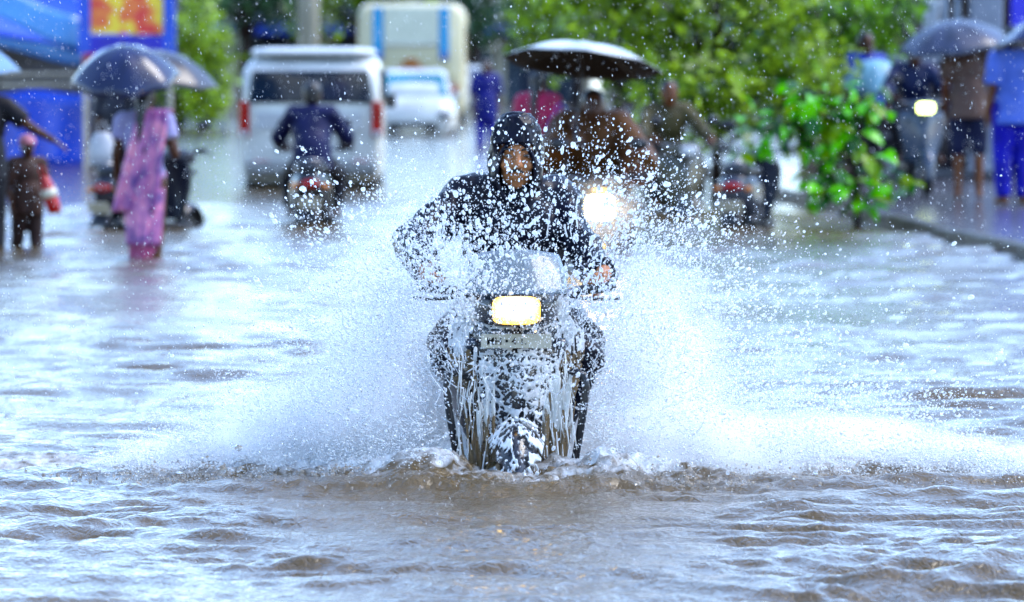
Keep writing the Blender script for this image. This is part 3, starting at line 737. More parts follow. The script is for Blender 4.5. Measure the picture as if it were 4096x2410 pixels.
def hand(m, el, w, k, curl, side, palm_dir=None):
    f = (w-el).normalized() if palm_dir is None else Vector(palm_dir).normalized()
    n = Vector((-side, 0.15, 0)); n = (n-f*n.dot(f)).normalized()
    if abs(f.x) > .8: n = Vector((0, 0, -1))
    s = f.cross(n).normalized()
    c = w+f*.045*k
    m.cap(w-f*.02*k, w+f*.02*k, .026*k, .030*k, 8)
    for q in (-.026, -.009, .009, .026): m.cap(w+s*q*.6*k+f*.01*k, w+f*.085*k+s*q*k, .016*k, .0125*k, 7)
    for q, L in ((-.028, .062), (-.0095, .075), (.0095, .080), (.028, .070)):
        p0 = w+f*.085*k+s*q*k; d1 = (f*math.cos(curl*.5)+n*math.sin(curl*.5)); d2 = (f*math.cos(curl*1.5)+n*math.sin(curl*1.5))
        p1 = p0+d1*L*.5*k; p2 = p1+d2*L*.5*k
        m.cap(p0, p1, .0095*k, .0088*k, 6); m.cap(p1, p2, .0088*k, .0075*k, 6)
    t0 = w+f*.03*k+s*.030*k; t1 = t0+(f*.6+s*.7+n*.3).normalized()*.035*k; t2 = t1+(f*.8+s*.1+n*(.3+.3*curl)).normalized()*.03*k
    m.cap(t0, t1, .013*k, .011*k, 6); m.cap(t1, t2, .011*k, .009*k, 6)

def head_shapes(m, c, k, tilt=0.0, yaw=0.0):
    E = Euler((tilt, 0, yaw)).to_matrix()
    def P(x, y, z): return c+E @ (Vector((x, y, z))*k)
    rt = (tilt, 0, yaw)
    m.ell(P(0, .008, .02), (.076*k, .095*k, .098*k), rt, 16, 12)
    m.ell(P(0, -.022, -.055), (.058*k, .066*k, .062*k), rt, 14, 10)       # jaw
    m.ell(P(0, -.066, -.098), (.024*k, .020*k, .018*k), rt, 10, 8)        # chin
    m.cap(P(0, -.085, .012), P(0, -.108, -.026), .010*k, .0165*k, 8)      # nose
    for s in (-1, 1):
        m.ell(P(s*.013, -.098, -.031), (.011*k, .012*k, .009*k), rt, 8, 6)
        m.ell(P(s*.080, .012, -.008), (.010*k, .020*k, .030*k), rt, 8, 8) # ears
        m.cap(P(s*.014, -.082, .030), P(s*.048, -.070, .030), .012*k, .010*k, 6)  # brow
        m.ell(P(s*.040, -.062, -.030), (.024*k, .020*k, .020*k), rt, 8, 6) # cheek
    m.cap(P(-.020, -.088, -.062), P(.020, -.088, -.062), .008*k, .008*k, 6); m.cap(P(-.016, -.086, -.072), P(.016, -.086, -.072), .009*k, .009*k, 6)
    return P, rt

def limb(m, J, a, b, ra, rb, k, g=0.0, flat=False):
    m.cap(J[a], J[b], ra*k+g, rb*k+g, 12, (True, not flat))

def torso(m, J, k, g=0.0, wide=1.0):
    up = (J['neck']-J['pelvis']).normalized(); tl = math.atan2(-up.y, up.z)
    rt = (tl, 0, 0)
    pe, ch = J['pelvis'], J['chest']; mid = (pe+ch)/2
    m.ell(pe+Vector((0, 0, .0)), (.158*k*wide+g, .108*k+g, .125*k+g), rt, 16, 10)
    m.ell(mid, (.135*k*wide+g, .100*k+g, .16*k+g), rt, 16, 10)
    m.ell(ch, (.158*k*wide+g, .112*k+g, .19*k+g), rt, 16, 10)
    m.cap(J['sl'], J['sr'], .060*k+g, .060*k+g, 12)
    m.cap((J['sl']+J['neck'])/2+Vector((0, 0, -.005)), (J['sr']+J['neck'])/2+Vector((0, 0, -.005)), .055*k+g, .055*k+g, 10)

def body(name, J, k, skin, loc, yaw, label, z=-DEPTH, curl=(.3, .3), head=(0, 0), voxel=.012, group=None, palm=(None, None), deci=0.0):
    m = MB(); torso(m, J, k)
    m.cap(J['neck']-Vector((0, 0, .03)), J['head']-Vector((0, 0, .03)), .056*k, .052*k, 12)
    head_shapes(m, J['head'], k, *head)
    for s, c in (('l', 1), ('r', -1)):
        limb(m, J, 's'+s, 'e'+s, .052, .041, k); limb(m, J, 'e'+s, 'w'+s, .041, .027, k)
        limb(m, J, 'h'+s, 'k'+s, .088, .056, k); limb(m, J, 'k'+s, 'a'+s, .056, .036, k)
        a = J['a'+s]; m.cap(a+Vector((0, .035, -.035))*k, a+Vector((c*.02, -.13, -.045))*k, .036*k, .026*k, 8); m.cap(a, a+Vector((c*.02, -.10, -.040))*k, .034*k, .026*k, 8)
    me = remesh(m, voxel, 2, deci=deci)
    # hands keep their separate fingers: finer skin, joined into the same mesh at the wrist
    hm = MB()
    for s, c, cu, pd in (('l', 1, curl[0], palm[0]), ('r', -1, curl[1], palm[1])): hand(hm, J['e'+s], J['w'+s], k, cu, c, pd)
    h2 = remesh(hm, .0045 if voxel < .01 else .006, 1)
    bm = bmesh.new(); bm.from_mesh(me); bm.from_mesh(h2); bm.to_mesh(me); bm.free(); bpy.data.meshes.remove(h2)
    o = link('person', me, skin, None, True)
    o.location = (loc[0], loc[1], z); o.rotation_euler = (0, 0, yaw)
    tag(o, label, 'person', group)
    return o

def face(o, J, k, head=(0, 0)):
    E = Euler((head[0], 0, head[1])).to_matrix(); c = J['head']
    for s in (-1, 1):
        p = c+E @ (Vector((s*.032, -.078, .006))*k)
        e = MB().ell(p, (.0125*k, .010*k, .0058*k), None, 10, 8).build('eye', MT['eye'], o, smooth=True)
        MB().ell(p+E @ (Vector((0, -.0085, 0))*k), (.0055*k, .003*k, .0055*k), None, 8, 6).build('iris', MT['iris'], e, smooth=True)
        MB().tube([c+E @ (Vector((s*(.014+.012*i), -.094+.004*i, .028+.003*math.sin(i)))*k) for i in range(4)], [.003*k, .0045*k, .004*k, .002*k], 5).build('eyebrow', MT['hair'], o, smooth=True)

def hair(o, J, k, head=(0, 0), long_=False):
    E = Euler((head[0], 0, head[1])).to_matrix(); c = J['head']
    m = MB(); m.ell(c+E @ (Vector((0, .022, .040))*k), (.086*k, .096*k, .090*k), (head[0], 0, head[1]), 16, 12)
    m.ell(c+E @ (Vector((0, .05, -.01))*k), (.075*k, .065*k, .08*k), (head[0], 0, head[1]), 12, 10)
    if long_: m.tube([c+Vector((0, .095, -.04))*k, c+Vector((.01, .13, -.2))*k, c+Vector((-.01, .14, -.42))*k, c+Vector((0, .13, -.62))*k], [.05*k, .045*k, .035*k, .012*k], 8)
    return link('hair', remesh(m, .012, 2, .008, .03), MT['hair'], o, True)

def garment(o, name, m, material, voxel=.014, folds=.014, fsize=.11, smooth=3, deci=0.0):
    return link(name, remesh(m, voxel, smooth, folds, fsize, deci or .55), material, o, True)

def shirt(o, J, k, material, g=.018, sleeve=0.55, long_=False, hem=.0, wide=1.0, name='shirt', voxel=.014, folds=.014):
    m = MB(); torso(m, J, k, g, wide)
    pe = J['pelvis']
    m.cap(pe+Vector((0, 0, .10))*k, pe+Vector((0, 0, -.06-hem))*k, .150*k+g, .165*k+g, 16, (True, False)) if hem else None
    for s in 'lr':
        if long_: limb(m, J, 's'+s, 'e'+s, .055, .050, k, g); limb(m, J, 'e'+s, 'w'+s, .048, .038, k, g, True)
        else:
            e = J['s'+s].lerp(J['e'+s], sleeve); m.cap(J['s'+s], e, .058*k+g, .056*k+g, 12, (True, False))
    return garment(o, name, m, material, voxel, folds)

def trousers(o, J, k, material, g=.014, upto=1.0, name='trousers', voxel=.014):
    m = MB(); m.ell(J['pelvis'], (.160*k+g, .112*k+g, .13*k+g), None, 16, 10)
    for s in 'lr':
        limb(m, J, 'h'+s, 'k'+s, .092, .064, k, g)
        e = J['k'+s].lerp(J['a'+s], max(0.02, upto))
        m.cap(J['k'+s], e, .064*k+g, .064*k+g-.02*upto*k, 12, (True, False))
    return garment(o, name, m, material, voxel, .012)

def umbrella(loc, r, dome, tilt, material, label, shaft=.75, group=None, underside=None):
    t = empty('umbrella', loc, 0, label, 'umbrella', group); t.rotation_euler = tilt
    n = 48
    def canopy(u, v):
        a = 2*math.pi*u; rib = abs(math.sin(4*a)); rho = v*(1-.055*rib*v**2)
        z = dome*(1-rho**2.1)-.05*rib*v*r*(1-.3*v)
        return (r*rho*math.cos(a), r*rho*math.sin(a), z-dome)
    MB().grid(canopy, n, 9).build('canopy', material, t, smooth=True, solid=.003)
    if underside: MB().grid(lambda u, v: tuple(Vector(canopy(u, v))-Vector((0, 0, .006))), n, 9).build('underside', underside, t, smooth=True, solid=.003)
    for k in range(8):
        MB().tube([(r*v*math.cos(k*math.pi/4), r*v*math.sin(k*math.pi/4), dome*(1-v**2.1)-dome-.008) for v in (0.02, .3, .6, .85, 1.0)], .004, 5).build('rib', MT['steel'], t)
    MB().cap((0, 0, .05), (0, 0, -shaft), .005, .006).build('shaft', MT['black'], t)
    MB().tube([(0, 0, -shaft+.06), (0, 0, -shaft-.06), (.02, 0, -shaft-.09), (.05, 0, -shaft-.08), (.055, 0, -shaft-.05)], .013, 8).build('handle', MT['black'], t, smooth=True)
    return t

def sit_pose(lean=.0, grip=True):
    """rider on a scooter, in the scooter's own frame"""
    J = dict(pelvis=(0, .88, .84), chest=(0, .80-lean*.5, 1.08), neck=(0, .76-lean, 1.265), head=(0, .715-lean, 1.395),
             sl=(.165, .78-lean*.9, 1.235), sr=(-.165, .78-lean*.9, 1.235), el=(.30, .58-lean*.5, 1.03), er=(-.30, .58-lean*.5, 1.03),
             wl=(.295, .27, .975), wr=(-.295, .27, .975), hl=(.095, .82, .80), hr=(-.095, .82, .80), kl=(.22, .42, .70), kr=(-.22, .42, .70),
             al=(.20, .46, .39), ar=(-.20, .46, .39))
    return {a: Vector(p) for a, p in J.items()}, 1.0
# ------------------------------------------------------------------ four-wheelers
def sring(hx, y0, y1, z, p=.35, n=28):
    cy_, hy = (y0+y1)/2, (y1-y0)/2
    return [(hx*math.copysign(abs(math.cos(a))**p, math.cos(a)), cy_+hy*math.copysign(abs(math.sin(a))**p, math.sin(a)), z) for a in [2*math.pi*k/n for k in range(n)]]
def vring(hx, y, z0, z1, p=.35, n=28):
    zc, zh = (z0+z1)/2, (z1-z0)/2
    return [(hx*math.copysign(abs(math.cos(a))**p, math.cos(a)), y, zc+zh*math.copysign(abs(math.sin(a))**p, math.sin(a))) for a in [2*math.pi*k/n for k in range(n)]]
WHITE = mat('white_paint', (0.98, 1.0, 0.97), 0.25, var=0.3, scale=1.8, coat=0.3)
CREAM = mat('cream_paint_body', (0.95, 0.88, 0.62), 0.3, var=0.15, scale=1.0)

def carwheel(parent, x, y, r=.28, w=.16):
    o = empty('wheel', (x, y, r)); o.parent = parent
    m = MB(); m.tube([(-w/2, 0, 0), (-w/2+.03, 0, 0), (w/2-.03, 0, 0), (w/2, 0, 0)], [r*.9, r, r, r*.9], 22); m.build('tyre', MT['tyre'], o)
    m = MB(); m.tube([(-w/2-.006, 0, 0), (w/2+.006, 0, 0)], [r*.55, r*.55], 16); m.build('rim', MT['steel'], o)

def van(loc):
    t = empty('minivan', (loc[0], loc[1], -DEPTH), 0, 'white minivan driving away with tall red tail lamps', 'van')
    rings = [vring(.70, 0.0, .50, 1.45, .3), vring(.755, .05, .36, 1.62, .28), vring(.765, .25, .30, 1.72, .25), vring(.77, 1.6, .28, 1.77, .25), vring(.77, 2.5, .28, 1.74, .25), vring(.76, 3.1, .28, 1.25, .3), vring(.72, 3.5, .32, .95, .3)]
    MB().loft(rings).build('body', WHITE, t, smooth=True)
    MB().loft([sring(.64, .10, 2.5, 1.74, .35), sring(.70, .05, 2.55, 1.775, .35), sring(.66, .15, 2.4, 1.82, .35), sring(.5, .4, 2.1, 1.835, .4)]).build('roof', mat('white_roof', (0.95, 0.97, 0.97), .2, var=.06), t, smooth=True)
    w = MB().loft([[(x, y, z) for x, z in ((-.70, 1.22), (.70, 1.22), (.645, 1.58), (-.645, 1.58))] for y in (-.035, .03)]).build('rear_window', MT['glass_dark'], t, bevel=.02)
    MB().tube([(-.2, -.05, 1.25), (.1, -.05, 1.36)], .008, 6).build('wiper', MT['black'], w)
    for s in (-1, 1):
        lamp = MB().box((s*.735, .02, 1.04), (.12, .10, .40)).build('tail_lamp', MT['tail'], t, bevel=.02)
        MB().box((s*.735, -.035, .88), (.08, .03, .07)).build('reversing_lens', MT['lens_off'], lamp, bevel=.008)
        MB().box((s*.775, .95, 1.42), (.02, .9, .34)).build('side_window', MT['glass_dark'], t, bevel=.01)
        MB().box((s*.775, 2.0, 1.42), (.02, .8, .34)).build('side_window', MT['glass_dark'], t, bevel=.01)
        MB().box((s*.82, 2.75, 1.22), (.14, .06, .16)).build('wing_mirror', MT['black'], t, bevel=.02)
        MB().box((s*.55, -.045, .56), (.18, .02, .06)).build('reflector', MT['tail'], t, bevel=.005)
        for y in (.65, 2.85): carwheel(t, s*.66, y)
        MB().box((s*.62, .38, .2), (.2, .015, .3)).build('mud_flap', MT['tyre'], t)
    MB().box((0, -.03, .50), (1.46, .14, .16)).build('bumper', mat('bumper_grey', (.35, .36, .36), .4), t, bevel=.04)
    MB().box((0, -.02, .86), (.44, .02, .13)).build('number_plate', MT['plate'], t, bevel=.004)
    MB().box((-.42, -.012, 1.02), (.36, .02, .20)).build('badge_panel', MT['lens_off'], t, bevel=.03)
    MB().box((.42, -.012, 1.02), (.30, .02, .20)).build('badge_panel', MT['lens_off'], t, bevel=.03)
van((-2.23, 63.0))

def car(loc, yaw, label, wscreen):
    t = empty('car', (loc[0], loc[1], -DEPTH), yaw, label, 'car')
    MB().loft([sring(.72, .10, 3.7, .22), sring(.80, 0, 3.8, .40), sring(.81, -.02, 3.8, .62), sring(.79, .04, 3.75, .80), sring(.74, .2, 3.7, .94), sring(.70, .9, 3.6, .99)]).build('body', WHITE, t, smooth=True)
    c = MB().loft([sring(.70, .95, 3.55, .985, .3), sring(.66, 1.3, 3.4, 1.2, .3), sring(.58, 1.75, 3.1, 1.43, .35), sring(.50, 1.95, 2.9, 1.48, .4)]).build('roof', WHITE, t, smooth=True)
    MB().add([(-.63, 1.0, 1.0), (.63, 1.0, 1.0), (.54, 1.62, 1.39), (-.54, 1.62, 1.39), (-.63, 1.06, .98), (.63, 1.06, .98), (.54, 1.68, 1.37), (-.54, 1.68, 1.37)], [(0, 1, 2, 3), (7, 6, 5, 4), (0, 4, 5, 1), (1, 5, 6, 2), (2, 6, 7, 3), (3, 7, 4, 0)]).build('windscreen', wscreen, t)
    for s in (-1, 1):
        MB().box((s*.655, 2.3, 1.2), (.03, 1.3, .26), (0, s*R(-16), 0)).build('side_window', MT['glass_dark'], t, bevel=.01)
        h = MB().ell((s*.58, .06, .64), (.17, .09, .08)).build('headlight', MT['glass_dark'], t, smooth=True)
        MB().ell((s*.62, -.0, .64), (.06, .04, .05)).build('lens', MT['lens_off'], h, smooth=True)
        MB().box((s*.80, 1.25, 1.0), (.16, .08, .12)).build('wing_mirror', WHITE, t, bevel=.03)
        for y in (.7, 3.05): carwheel(t, s*.70, y)
    MB().box((0, -.03, .44), (.9, .05, .14)).build('grille', MT['black'], t, bevel=.02)
    MB().box((0, -.06, .36), (.45, .02, .10)).build('number_plate', MT['plate'], t, bevel=.004)
car((-1.82, 104), 0, 'white car with teal windscreen coming from below the bus', mat('teal_glass', (.06, .28, .36), .06, var=.3, scale=2))
car((-1.15, 138), 0, 'white car mostly hidden beyond the tall cream bus', MT['glass_dark'])

def bus(loc):
    t = empty('bus', (loc[0], loc[1], -DEPTH), 0, 'tall cream bus with pale blue striped back and large pale window', 'bus')
    MB().loft([vring(1.10, .0, .5, 2.75, .22), vring(1.16, .1, .4, 2.84, .22), vring(1.17, .6, .35, 2.88, .2), vring(1.17, 7.5, .35, 2.88, .2), vring(1.1, 8.0, .4, 2.75, .25)]).build('body', CREAM, t, smooth=True)
    w = MB().box((0, -.03, 2.36), (1.18, .06, .86)).build('rear_window', mat('pale_mint_glass', (.95, 1.0, .85), .12, var=.12), t, bevel=.04)
    MB().box((0, -.045, 1.98), (1.18, .06, .04)).build('frame', WHITE, w)
    for s in (-1, 1):
        MB().box((s*.72, -.02, 2.28), (.22, .05, 1.0)).build('blue_stripe', mat('sky_blue_paint', (.12, .50, .85), .25, var=.15), t, bevel=.02)
        MB().box((s*.72, -.06, 1.72), (.20, .06, .18)).build('lamp', mat('blue_lens', (.02, .22, .60), .15), t, bevel=.03)
        MB().box((s*.95, -.03, .95), (.14, .06, .3)).build('tail_lamp', MT['tail'], t, bevel=.02)
        for y in (1.8, 6.4): carwheel(t, s*1.0, y, .45, .25)
        for k in range(5): MB().box((s*1.165, 1.2+k*1.25, 2.0), (.03, 1.0, .8)).build('side_window', MT['glass_dark'], t, bevel=.02)
    om = mat('orange_brown_paint', (.50, .20, .04), .4)
    em = MB().ell((0, -.03, 1.52), (.20, .04, .16)).build('emblem', om, t, smooth=True)
    for s in (-1, 1): MB().ell((s*.24, -.03, 1.42), (.16, .03, .07), (0, s*.5, 0)).build('wing', om, em, smooth=True)
    MB().box((0, -.05, 1.30), (1.9, .06, .10)).build('trim_bar', CREAM, t, bevel=.02)
    MB().box((0, -.06, .55), (2.1, .12, .18)).build('bumper', MT['black'], t, bevel=.03)
    MB().box((0, -.13, .75), (.5, .02, .14)).build('number_plate', MT['plate'], t, bevel=.004)
bus((-2.2, 124))

# ------------------------------------------------------------------ the splashing scooter and its hooded rider
SX, SY = 0.015, 19.85
MAIN_PAINT = mat('dark_blue_black_paint', (.008, .008, .016), .25, var=.3, coat=.5)
scooter((SX, SY), 0, MAIN_PAINT, 'dark scooter with lit headlight ploughing head on through the flood', lamp=MT['lamp'], plate='MH \u2022 4 1.', visor=True, guard=True)

def hooded(o, J, k, material, tall=.155):
    c = J['head']
    def shell(u, v):
        a = 2*math.pi*u; ph = -math.pi*.5+math.pi*v*.995
        rx, ry, rz = .096, .112, tall
        z = rz*math.sin(ph) if ph > 0 else .20*math.sin(ph)
        cz = math.cos(ph)**.72
        p = Vector((rx*cz*math.cos(a)*(1+.05*math.sin(a*5+z*30)), ry*cz*math.sin(a)+.015, z))
        p.y += -.02*max(0, z/.1)
        return c+p
    m = MB(); nu, nv = 44, 32
    vs_ = [shell(i/nu, j/nv) for j in range(nv+1) for i in range(nu)]
    f = []
    for j in range(nv):
        for i in range(nu):
            q = [j*nu+i, j*nu+(i+1) % nu, (j+1)*nu+(i+1) % nu, (j+1)*nu+i]
            mid = sum((vs_[a] for a in q), Vector())/4-c
            if mid.y < -.02 and abs(mid.x) < .064 and -.16 < mid.z < .040: continue
            f.append(tuple(q))
    m.add(vs_, f)
    h = m.build('hood', material, o, smooth=True, solid=.006, sub=1)
    md = h.modifiers.new('d', 'DISPLACE'); md.texture = clouds(.045); md.strength = .028; md.mid_level = .5; md.texture_coords = 'LOCAL'
    MB().tube([c+Vector((.070*math.sin(a), -.094+.024*abs(math.sin(a)), -.062+.112*math.cos(a))) for a in [2*math.pi*i/28 for i in range(28)]], .009, 6, closed=True).build('hood_rim', material, h, smooth=True)
    return h

def main_rider():
    J, k = sit_pose(.0)
    J['kl'] = Vector((.240, .40, .68)); J['kr'] = Vector((-.240, .40, .68)); J['al'] = Vector((.115, .50, .39)); J['ar'] = Vector((-.115, .50, .39)); J['er'] = Vector((-.365, .60, 1.08)); J['el'] = Vector((.285, .55, .985))
    J['sl'] = Vector((.150, .82, 1.225)); J['sr'] = Vector((-.185, .80, 1.235))
    J['wr'] = Vector((-.315, .285, .985)); J['wl'] = Vector((.31, .285, .985))
    o = body('rider', J, k, mat('warm_brown_skin', (.58, .29, .17), .45, var=.2, scale=9), (SX, SY), 0, 'rider in a black hooded raincoat gripping the handlebar of the splashing scooter', voxel=.0075, curl=(1.15, 1.15), head=(.08, .06), palm=((-.12, -1, -.28), (.12, -1, -.28)), deci=.4)
    face(o, J, k, (.08, .06))
    c = J['head']
    MB().tube([c+Vector((-.028+.008*i, -.102+.004*abs(i-3.5), -.050-.003*abs(i-3.5)))*1.0 for i in range(8)], [.003]+[.0055]*6+[.003], 6).build('moustache', MT['hair'], o, smooth=True)
    m = MB(); torso(m, J, k, .034, 1.08)
    for s, sx in (('l', 1), ('r', -1)):
        q = .082 if s == 'r' else .066; m.cap(J['s'+s], J['e'+s], q-.004, q, 14); m.cap(J['e'+s], J['w'+s].lerp(J['e'+s], .12), q, .056, 14, (True, False))
        m.cap((J['neck']+J['s'+s])/2+Vector((0, .01, -.02)), J['s'+s]+Vector((sx*.01, 0, -.01)), .085, .074, 12)
        m.cap(J['h'+s], J['h'+s].lerp(J['k'+s], .8), .135, .120, 14, (True, False))
    m.cap(J['neck']+Vector((0, 0, -.04)), J['neck']+Vector((0, -.01, .035)), .082, .074, 14, (True, False))
    garment(o, 'raincoat', m, MT['raincoat'], .011, .034, .085, 4)
    m = MB()
    for s in 'lr':
        m.cap(J['h'+s].lerp(J['k'+s], .5), J['k'+s], .100, .076, 12); m.cap(J['k'+s], J['a'+s]+Vector((0, 0, .0)), .076, .062, 12, (True, False))
    garment(o, 'rain_trousers', m, MT['raincoat'], .012, .026, .08)
    hooded(o, J, k, MT['raincoat'])
    for s in 'lr':
        MB().cap(J['a'+s]+Vector((0, .05, -.05)), J['a'+s]+Vector((0, -.16, -.055)), .042, .034).build('shoe', MT['black'], o, smooth=True)
main_rider()

# ------------------------------------------------------------------ other riders
def rider(loc, yaw, skin, label, coat, trousers_mat, hood=None, hairs=True, long_=True, z=-DEPTH, raised=None, head=(0, 0), loose=.022):
    J, k = sit_pose(.0)
    if raised: J['er'] = Vector(raised[0]); J['wr'] = Vector(raised[1])
    o = body('rider', J, k, skin, loc, yaw, label, z=z, curl=(1.1, 1.1), voxel=.013, palm=((-.12, -1, -.28), (0, -.2, 1) if raised else (.12, -1, -.28)), head=head, deci=.4)
    shirt(o, J, k, coat, loose, long_=long_, hem=.03, wide=1+(loose-.022)*4, name='coat' if hood else 'shirt', voxel=.016, folds=.02)
    trousers(o, J, k, trousers_mat, .016, .9, voxel=.016)
    face(o, J, k, head)
    if hood: hooded(o, J, k, hood)
    elif hairs: hair(o, J, k)
    return o

def two_wheelers():
    grey = mat('grey_paint', (.07, .075, .10), .25, var=.2, coat=.3); white = WHITE
    navy = mat('navy_cloth', (.014, .018, .075), .6, var=.4); dark = mat('dark_cloth', (.016, .015, .022), .6, var=.4)
    blackp = mat('black_paint', (.010, .010, .014), .2, var=.3, coat=.3)
    # brown-coated rider with the dazzling headlight, under the white-topped umbrella
    L = (0.60, 38.6)
    scooter(L, R(3), mat('brown_black_paint', (.03, .02, .016), .25, var=.3), 'dark scooter with dazzling headlight behind the splash', lamp=MT['lamp_far'], lamp_size=1.1, lamp_z=.72, plate=None)
    rider(L, R(3), MT['skin2'], 'rider in brown coat under the white topped umbrella', MT['brown_coat'], dark, raised=((-.30, .62, 1.05), (-.16, .46, 1.22)), loose=.085)
    um = umbrella((.50, 39.0, 1.55), .55, .14, (R(-10), R(6), 0), mat('umbrella_sky_glare', (.95, 1.0, 1.0), .3, var=.3, scale=3), underside=mat('umbrella_dark_underside', (.022, .014, .014), .5), label='umbrella with painted sky glare on top and dark lining held over the brown coated rider', shaft=.62)  # canopy colour holds the sky glare; dark underside sheet added beneath it
    # rider seen from behind ahead of the van
    L = (-1.75, 50.6)
    scooter(L, R(180), blackp, 'black scooter riding away behind the white minivan', tail=MT['tail'])
    rider(L, R(180), MT['skin2'], 'rider in navy shirt seen from behind following the minivan', navy, dark)
    # parked and waiting two-wheelers
    scooter((-2.84, 49.0), R(155), mat('charcoal_paint', (.03, .03, .045), .25, var=.2), 'dark scooter with pale rear wheel rims parked beside the woman in sari', apron_panel=WHITE)
    scooter((2.16, 49.6), R(168), grey, 'dark grey scooter parked beside the sapling, its rear plate showing')
    L = (1.62, 52.5)
    scooter(L, R(12), mat('olive_scooter_paint', (.10, .09, .06), .25, var=.2), 'olive scooter half hidden by spray near the sapling')
    rider(L, R(12), MT['skin'], 'rider in khaki shirt on the olive scooter', mat('khaki_cloth', (.10, .085, .04), .6, var=.4), dark)
    L = (4.02, 55.4)
    scooter(L, R(4), mat('blue_silver_paint', (.08, .11, .17), .2, var=.2), 'slate blue scooter with lit headlight on the pavement', lamp=MT['lamp_green'], lamp_z=None, z=.09)
    rider(L, R(4), MT['skin2'], 'rider in dark jacket on the pavement scooter', mat('dark_blue_jacket', (.02, .03, .09), .5, var=.4), dark, z=.09)
two_wheelers()

# ------------------------------------------------------------------ pedestrians
def walkers():
    dark = mat('black_trousers', (.012, .011, .016), .6, var=.3); denim = mat('bright_blue_denim', (.012, .055, .50), .55, var=.5, scale=5)
    # woman in lilac sari, walking away
    J, k = base_pose(1.56)
    J['er'] = Vector((-.23, .03, 1.04))*1; J['wr'] = Vector((-.14, -.16, 1.12)); J['kl'] += Vector((.0, -.10, .02)); J['ar'] += Vector((0, .10, .03)); J['al'] += Vector((0, -.12, 0))
    L = (-2.66, 41.2); YA = R(172)
    o = body('woman', J, k, MT['skin2'], L, YA, 'woman in pink and lilac sari wading away under a dark umbrella', deci=.4)
    sari = bpy.data.materials.new('lilac_pink_sari'); sari.use_nodes = True
    n = sari.node_tree.nodes; l = sari.node_tree.links
    tc = n.new('ShaderNodeTexCoord'); nz = n.new('ShaderNodeTexNoise'); nz.inputs['Scale'].default_value = 5.5; nz.inputs['Detail'].default_value = 3; nz.inputs['Distortion'].default_value = 1.2
    rp = n.new('ShaderNodeValToRGB'); rp.color_ramp.elements[0].position = .32; rp.color_ramp.elements[0].color = (.06, .02, .16, 1); rp.color_ramp.elements[1].position = .66; rp.color_ramp.elements[1].color = (.66, .22, .32, 1)
    e = rp.color_ramp.elements.new(.5); e.color = (.36, .10, .27, 1)
    l.new(tc.outputs['Object'], nz.inputs['Vector']); l.new(nz.outputs['Fac'], rp.inputs[0]); l.new(rp.outputs[0], n['Principled BSDF'].inputs['Base Color']); n['Principled BSDF'].inputs['Roughness'].default_value = .45
    pinkm = mat('pink_underskirt', (.62, .20, .34), .5, var=.4)
    shirt(o, J, k, mat('pale_lilac_blouse', (.52, .50, .78), .5, var=.25), .014, .55, name='blouse')
    def skirt(u, v, f=1.0):
        a = 2*math.pi*u; z = .96-.56*v
        rx = (.160-.035*v)*f; ry = (.130+.010*v)*f
        fold = 1+(.03+.06*v)*math.sin(13*a+3*v)+.04*v*math.sin(5*a)
        return Vector((rx*fold*math.cos(a), ry*fold*math.sin(a)+.02*v, z))*k
    MB().grid(lambda u, v: skirt(u, v), 72, 18).build('sari_skirt', sari, o, smooth=True, solid=.008)
    MB().grid(lambda u, v: skirt(u, .85+.38*v, .84), 60, 8).build('underskirt', pinkm, o, smooth=True, solid=.006)
    def pallu(u, v):       # end of the sari over the shoulder and down the back
        w = (u-.5)*(.24+.10*v); z = 1.44-.78*v; x = -.10+.16*v+w; y = .125+.03*math.sin(v*3)+.012*math.sin(u*22)
        if v < .12: y = -.05+(v/.12)*.175; z = 1.415+.03*math.sin(v/.12*math.pi)
        return Vector((x, y, z))*k
    MB().grid(pallu, 16, 26).build('sari_end', sari, o, smooth=True, solid=.008)
    hair(o, J, k, long_=True)
    umbrella((-2.80, 41.0, 1.53), .40, .25, (R(20), R(-6), R(10)), mat('umbrella_navy', (.018, .026, .09), .14, var=.5, scale=5), 'soaked navy umbrella with wet pale rim held over the woman in the lilac sari', .6)
    # companion behind with white bag
    J, k = base_pose(1.68); J['ar'] += Vector((0, -.12, .04)); J['kr'] += Vector((0, -.12, .02)); J['wr'] = Vector((-.27, -.04, .84))
    L2 = (-3.38, 49.2)
    o = body('companion', J, k, MT['skin2'], L2, R(150), 'person in black trousers half hidden behind the woman in the lilac sari', deci=.4)
    shirt(o, J, k, mat('dark_grey_shirt', (.03, .03, .045), .6, var=.4), .02, .6); trousers(o, J, k, dark); hair(o, J, k); face(o, J, k)
    bag(( -3.52, 48.9, .66), (.11, .07, .15), mat('white_bag', (.75, .75, .78), .4), 'white carrier bag held by the person in black trousers')
    umbrella((-3.0, 49.6, 1.50), .50, .22, (R(8), R(12), 0), mat('umbrella_charcoal', (.025, .022, .035), .3, var=.4), 'charcoal umbrella behind the navy one, near the parked dark scooter', .6)
    # child with brown clothes and pink cap
    J, k = base_pose(1.12); J['kr'] += Vector((0, .06, 0)); J['ar'] += Vector((.0, .16, .04)); J['al'] += Vector((0, -.10, 0)); J['wl'] += Vector((.05, -.02, .03))
    L3 = (-3.74, 43.9)
    o = body('child', J, k, MT['skin2'], L3, R(25), 'small child in brown clothes and pink cap wading hand in hand', deci=.4)
    br = mat('brown_child_clothes', (.085, .045, .035), .6, var=.5, scale=9)
    shirt(o, J, k, br, .016, .9, hem=.10, voxel=.011); trousers(o, J, k, mat('dark_brown_trousers', (.05, .028, .025), .6, var=.4), .012, .8, voxel=.011); face(o, J, k); hair(o, J, k)
    m = MB(); m.ell(J['head']+Vector((0, .01, .045)), (.068, .078, .058), None, 16, 10); m.ell(J['head']+Vector((0, -.07, .035)), (.05, .045, .010), None, 12, 8)
